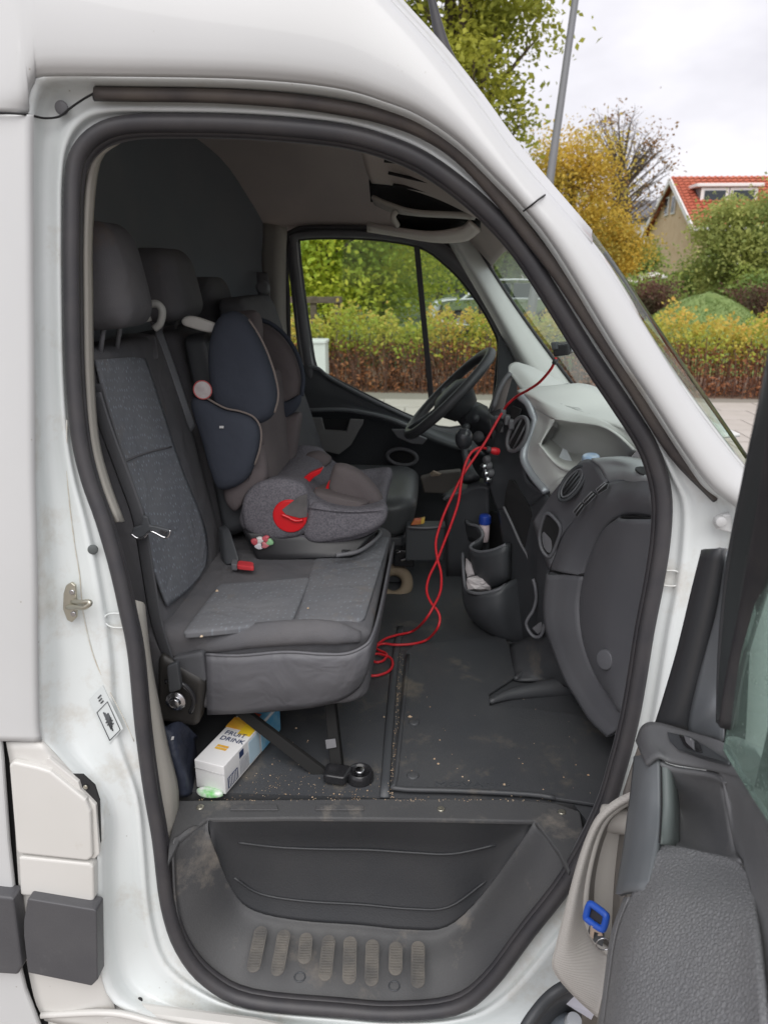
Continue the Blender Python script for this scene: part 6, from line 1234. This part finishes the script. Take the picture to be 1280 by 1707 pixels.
# parked white car far behind the hedge
car = empty('parked_car', (P(838, 520, 21).x, 21, 0)); tag(car, 'white car parked far behind the hedge', 'car')
cx = P(838, 520, 21).x; CW = mat('car_white', (.72, .74, .76), .25, coat=.6); CG = mat('car_glass', (.03, .04, .05), .08)
def sec(Y_, pr): return [Vector((cx+x_, Y_, z_)) for x_, z_ in pr]
bodyp = [(-1.9, .45), (-1.92, .75), (-1.75, .92), (-1.0, .98), (0, 1.0), (1.2, .98), (1.85, .90), (1.95, .70), (1.9, .42), (.9, .3), (-.9, .3)]
patch('body', [sec(20.2, [(x_*.9, z_*.95+.03) for x_, z_ in bodyp]), sec(20.25, bodyp), sec(21.7, bodyp), sec(21.75, [(x_*.9, z_*.95+.03) for x_, z_ in bodyp])], CW, car, nu=3, nv=3, solid=.02, closed=True)
cabp = [(-1.2, .95), (-.6, 1.38), (-.2, 1.46), (.7, 1.46), (1.25, 1.30), (1.65, .95)]
patch('cabin', [sec(20.32, [(x_*.96, z_-.02) for x_, z_ in cabp]), sec(20.42, cabp), sec(21.55, cabp), sec(21.63, [(x_*.96, z_-.02) for x_, z_ in cabp])], CW, car, nu=4, nv=3, solid=.02)
for xs in ([(-1.0, 1.0), (-.55, 1.34), (.1, 1.38), (.1, 1.0)], [(.18, 1.0), (.18, 1.38), (.75, 1.38), (1.3, 1.02)]):
    plate('side_window', sec(20.29, xs), (0, .06, 0), CG, car, bevel=.01)
plate('windscreen', [Vector((cx-1.22, 20.45, 1.0)), Vector((cx-.62, 20.5, 1.37)), Vector((cx-.62, 21.5, 1.37)), Vector((cx-1.22, 21.55, 1.0))], (-.03, 0, .03), CG, car, bevel=0)
for wy in (20.42, 21.5): softbox('headlight', box8(cx-1.93, cx-1.80, wy-.15, wy+.15, .62, .76), mat('lamp_clear', (.7, .72, .75), .1), car, r_=.4)
for wx in (-1.2, 1.25):
    for wy, sg in ((20.3, -1), (21.65, 1)):
        wh = lathe('wheel', [(.15, -.09), (.30, -.09), (.32, -.05), (.32, .05), (.30, .09), (.15, .09)], (cx+wx, wy, .32), (0, sg, 0), RUBBER, car, seg=20)
        lathe('rim', [(.03, .06), (.10, .07), (.19, .1)], (cx+wx, wy, .32), (0, sg, 0), SILVER, wh, seg=14)
# low wooden rail behind the cabinet
wf_ = empty('timber_rail', gp_(560, 12.4)); tag(wf_, 'brown timber post and rail behind the hedge at the left of the window', 'fence')
for px in (522, 562): q_ = P(px, 490, 12.4); softbox('post', box8(q_.x-.05, q_.x+.05, 12.35, 12.45, 0, P(px, 494, 12.4).z), BARK, wf_, r_=.1)
q_ = P(545, 500, 12.35); softbox('rail', box8(q_.x-.7, q_.x+.25, 12.32, 12.36, q_.z-.05, q_.z+.05), BARK, wf_, r_=.1)
# small white van roof glint by the shrubs
# house
HX, HY0, HY1 = 10.78, 33.0, 40.0
ez = P(1145, 374, 33).z; rz_ = P(1118, 297, 36.5).z
hs = empty('brick_house', (HX+5, 36.5, 0)); tag(hs, 'yellow brick house with orange-red tiled roof and white dormer', 'house')
BRK = mat('yellow_brick', (.56, .42, .26), .9, col2=(.62, .48, .31), nscale=3, bump=.3, bscale=40)
ROOF = mat('red_roof_tile', (.42, .095, .05), .75, col2=(.48, .13, .07), nscale=2)
WT = mat('white_fascia', (.78, .77, .76), .5)
mesh('wall', [(HX, HY0, 0), (HX, HY1, 0), (HX, HY1, ez), (HX, 36.5, rz_-.1), (HX, HY0, ez), (HX+11, HY0, 0), (HX+11, HY0, ez), (HX+11, HY1, 0), (HX+11, HY1, ez), (HX+11, 36.5, rz_-.1)], [(0, 1, 2, 3, 4), (0, 4, 6, 5), (1, 7, 8, 2), (5, 6, 9, 8, 7)], BRK, hs, False)
rf = mesh('roof', [(HX-.25, HY0-.35, ez-.1), (HX+11.2, HY0-.35, ez-.1), (HX+11.2, 36.5, rz_), (HX-.25, 36.5, rz_), (HX-.25, HY1+.35, ez-.1), (HX+11.2, HY1+.35, ez-.1)], [(0, 1, 2, 3), (3, 2, 5, 4)], ROOF, hs, False, solid=.12)
vs_, fs = [], []
nrow, ncol = 16, 44
dv = Vector((0, 36.5-(HY0-.35), rz_-(ez-.1))); nn = Vector((0, -dv.z, dv.y)).normalized()
for i in range(nrow):
    for k in range(ncol):
        a = Vector((HX-.25+11.45*k/ncol, HY0-.35, ez-.1))+dv*(i/nrow)+nn*.05; b0 = len(vs_); wd = 11.45/ncol
        for u, v, h in ((0, 0, .05), (.35, 0, .09), (.7, 0, .04), (1, 0, .05), (0, 1.02, .01), (.35, 1.02, .05), (.7, 1.02, 0), (1, 1.02, .01)):
            vs_.append(a+Vector((wd*u, 0, 0))+dv*(v/nrow)+nn*h)
        for u in range(3): fs.append((b0+u, b0+u+1, b0+u+5, b0+u+4))
rt = mesh('roof_tiles', vs_, fs, ROOF, rf, False); rt['kind'] = 'stuff'
for y0, y1, z0, z1 in ((HY0-.35, 36.5, ez-.12, rz_-.02), (HY1+.35, 36.5, ez-.12, rz_-.02)):
    plate('barge_board', [(HX-.32, y0, z0-.18), (HX-.32, y1, z1-.18), (HX-.32, y1, z1+.06), (HX-.32, y0, z0+.06)], (.07, 0, 0), WT, rf, bevel=0)
softbox('gutter', box8(HX-.3, HX+11.2, HY0-.5, HY0-.33, ez-.28, ez-.08), WT, rf, r_=.3)
# dormer
dx0, dx1 = P(1166, 320, 34.6).x, P(1262, 320, 34.6).x
dz0, dz1 = P(1158, 346, 34.6).z, P(1158, 312, 34.6).z
dm = mesh('dormer', [(dx0, 34.6, dz0), (dx1, 34.6, dz0), (dx1, 34.6, dz1), (dx0, 34.6, dz1), (dx0, 36.2, dz0), (dx1, 36.2, dz0), (dx1, 36.2, dz1), (dx0, 36.2, dz1)], [(0, 1, 2, 3), (0, 3, 7, 4), (1, 5, 6, 2), (3, 2, 6, 7)], mat('dormer_cladding', (.20, .20, .21), .6), rf, False)
softbox('dormer_roof', box8(dx0-.2, dx1+.2, 34.4, 36.3, dz1, dz1+.14), WT, dm if False else rf, r_=.1)
softbox('dormer_sill', box8(dx0-.06, dx1+.06, 34.48, 34.6, dz0-.12, dz0+.02), WT, rf, r_=.1)
nw = 2; 
for i in range(nw):
    xa, xb = dx0+(dx1-dx0)*i/nw, dx0+(dx1-dx0)*(i+1)/nw
    wn_ = plate('window_frame', [(xa+.02, 34.56, dz0+.05), (xb-.02, 34.56, dz0+.05), (xb-.02, 34.56, dz1-.03), (xa+.02, 34.56, dz1-.03)], (0, -.06, 0), WT, rf, bevel=.01)
    wn_.name = 'dormer_window'
    plate('pane', [(xa+.16, 34.48, dz0+.18), (xb-.16, 34.48, dz0+.18), (xb-.16, 34.48, dz1-.14), (xa+.16, 34.48, dz1-.14)], (0, -.01, 0), CG, rf, bevel=0)
softbox('chimney', box8(HX+6.5, HX+7.2, 36.1, 36.9, rz_-.3, rz_+.7), BRK, rf, r_=.05)
wq = P(1150, 400, 32.95)
for xa in (HX+.55, HX+2.6):
    f_ = plate('window', [(xa, 32.96, 1.0), (xa+1.3, 32.96, 1.0), (xa+1.3, 32.96, ez-.45), (xa, 32.96, ez-.45)], (0, -.05, 0), WT, hs, bevel=.01)
    plate('pane', [(xa+.12, 32.9, 1.15), (xa+1.18, 32.9, 1.15), (xa+1.18, 32.9, ez-.6), (xa+.12, 32.9, ez-.6)], (0, -.02, 0), CG, f_, bevel=0)
gw = P(1110, 345, 36.5)
for yy in (36.1, 37.1):
    f_ = plate('gable_window', [(HX-.02, yy, rz_-1.5), (HX-.02, yy+.55, rz_-1.5), (HX-.02, yy+.55, rz_-.7), (HX-.02, yy, rz_-.7)], (-.05, 0, 0), WT, hs, bevel=.01)
    plate('pane', [(HX-.08, yy+.08, rz_-1.42), (HX-.08, yy+.47, rz_-1.42), (HX-.08, yy+.47, rz_-.78), (HX-.08, yy+.08, rz_-.78)], (-.01, 0, 0), CG, f_, bevel=0)
# pale shed roof left of the house
q_ = P(1070, 466, 26); shd = empty('garden_shed', (q_.x, 26, 0)); tag(shd, 'small shed with a pale sloping roof left of the house', 'shed')
softbox('wall', box8(q_.x-.45, q_.x+.55, 25.8, 27.0, 0, q_.z-.08), BARK, shd, r_=.03)
mesh('roof', [(q_.x-.6, 25.6, q_.z-.14), (q_.x+.7, 25.6, q_.z+.10), (q_.x+.7, 27.2, q_.z+.22), (q_.x-.6, 27.2, q_.z-.02)], [(0, 1, 2, 3)], WT, shd, False, solid=.05)
# second grey roofed house far left
h2 = empty('distant_house', (P(1045, 350, 55).x, 55, 0)); tag(h2, 'distant pale house half hidden left of the brick house', 'house')
q_ = P(1072, 360, 55); softbox('wall', box8(q_.x-.9, q_.x+1.2, 54, 58, 0, q_.z-.2), mat('pale_render', (.6, .6, .6), .8), h2, r_=.02)
mesh('roof', [(q_.x-1.2, 53.6, q_.z-.3), (q_.x+1.5, 53.6, q_.z-.3), (q_.x+1.5, 56, q_.z+1.0), (q_.x-1.2, 56, q_.z+1.0), (q_.x-1.2, 58.4, q_.z-.3), (q_.x+1.5, 58.4, q_.z-.3)], [(0, 1, 2, 3), (3, 2, 5, 4)], mat('slate', (.12, .12, .13), .7), h2, False, solid=.1)
# distant wooded edge
dw, _ = clumps((6, 62, 2.2), (60, 5, 3.2), 420, 60, 91, 1.3, .2)
o = leafcloud('distant_wood', dw, .5, DG, None, 92); tag(o, 'far line of mixed trees beyond the houses', 'woodland', kind='stuff')
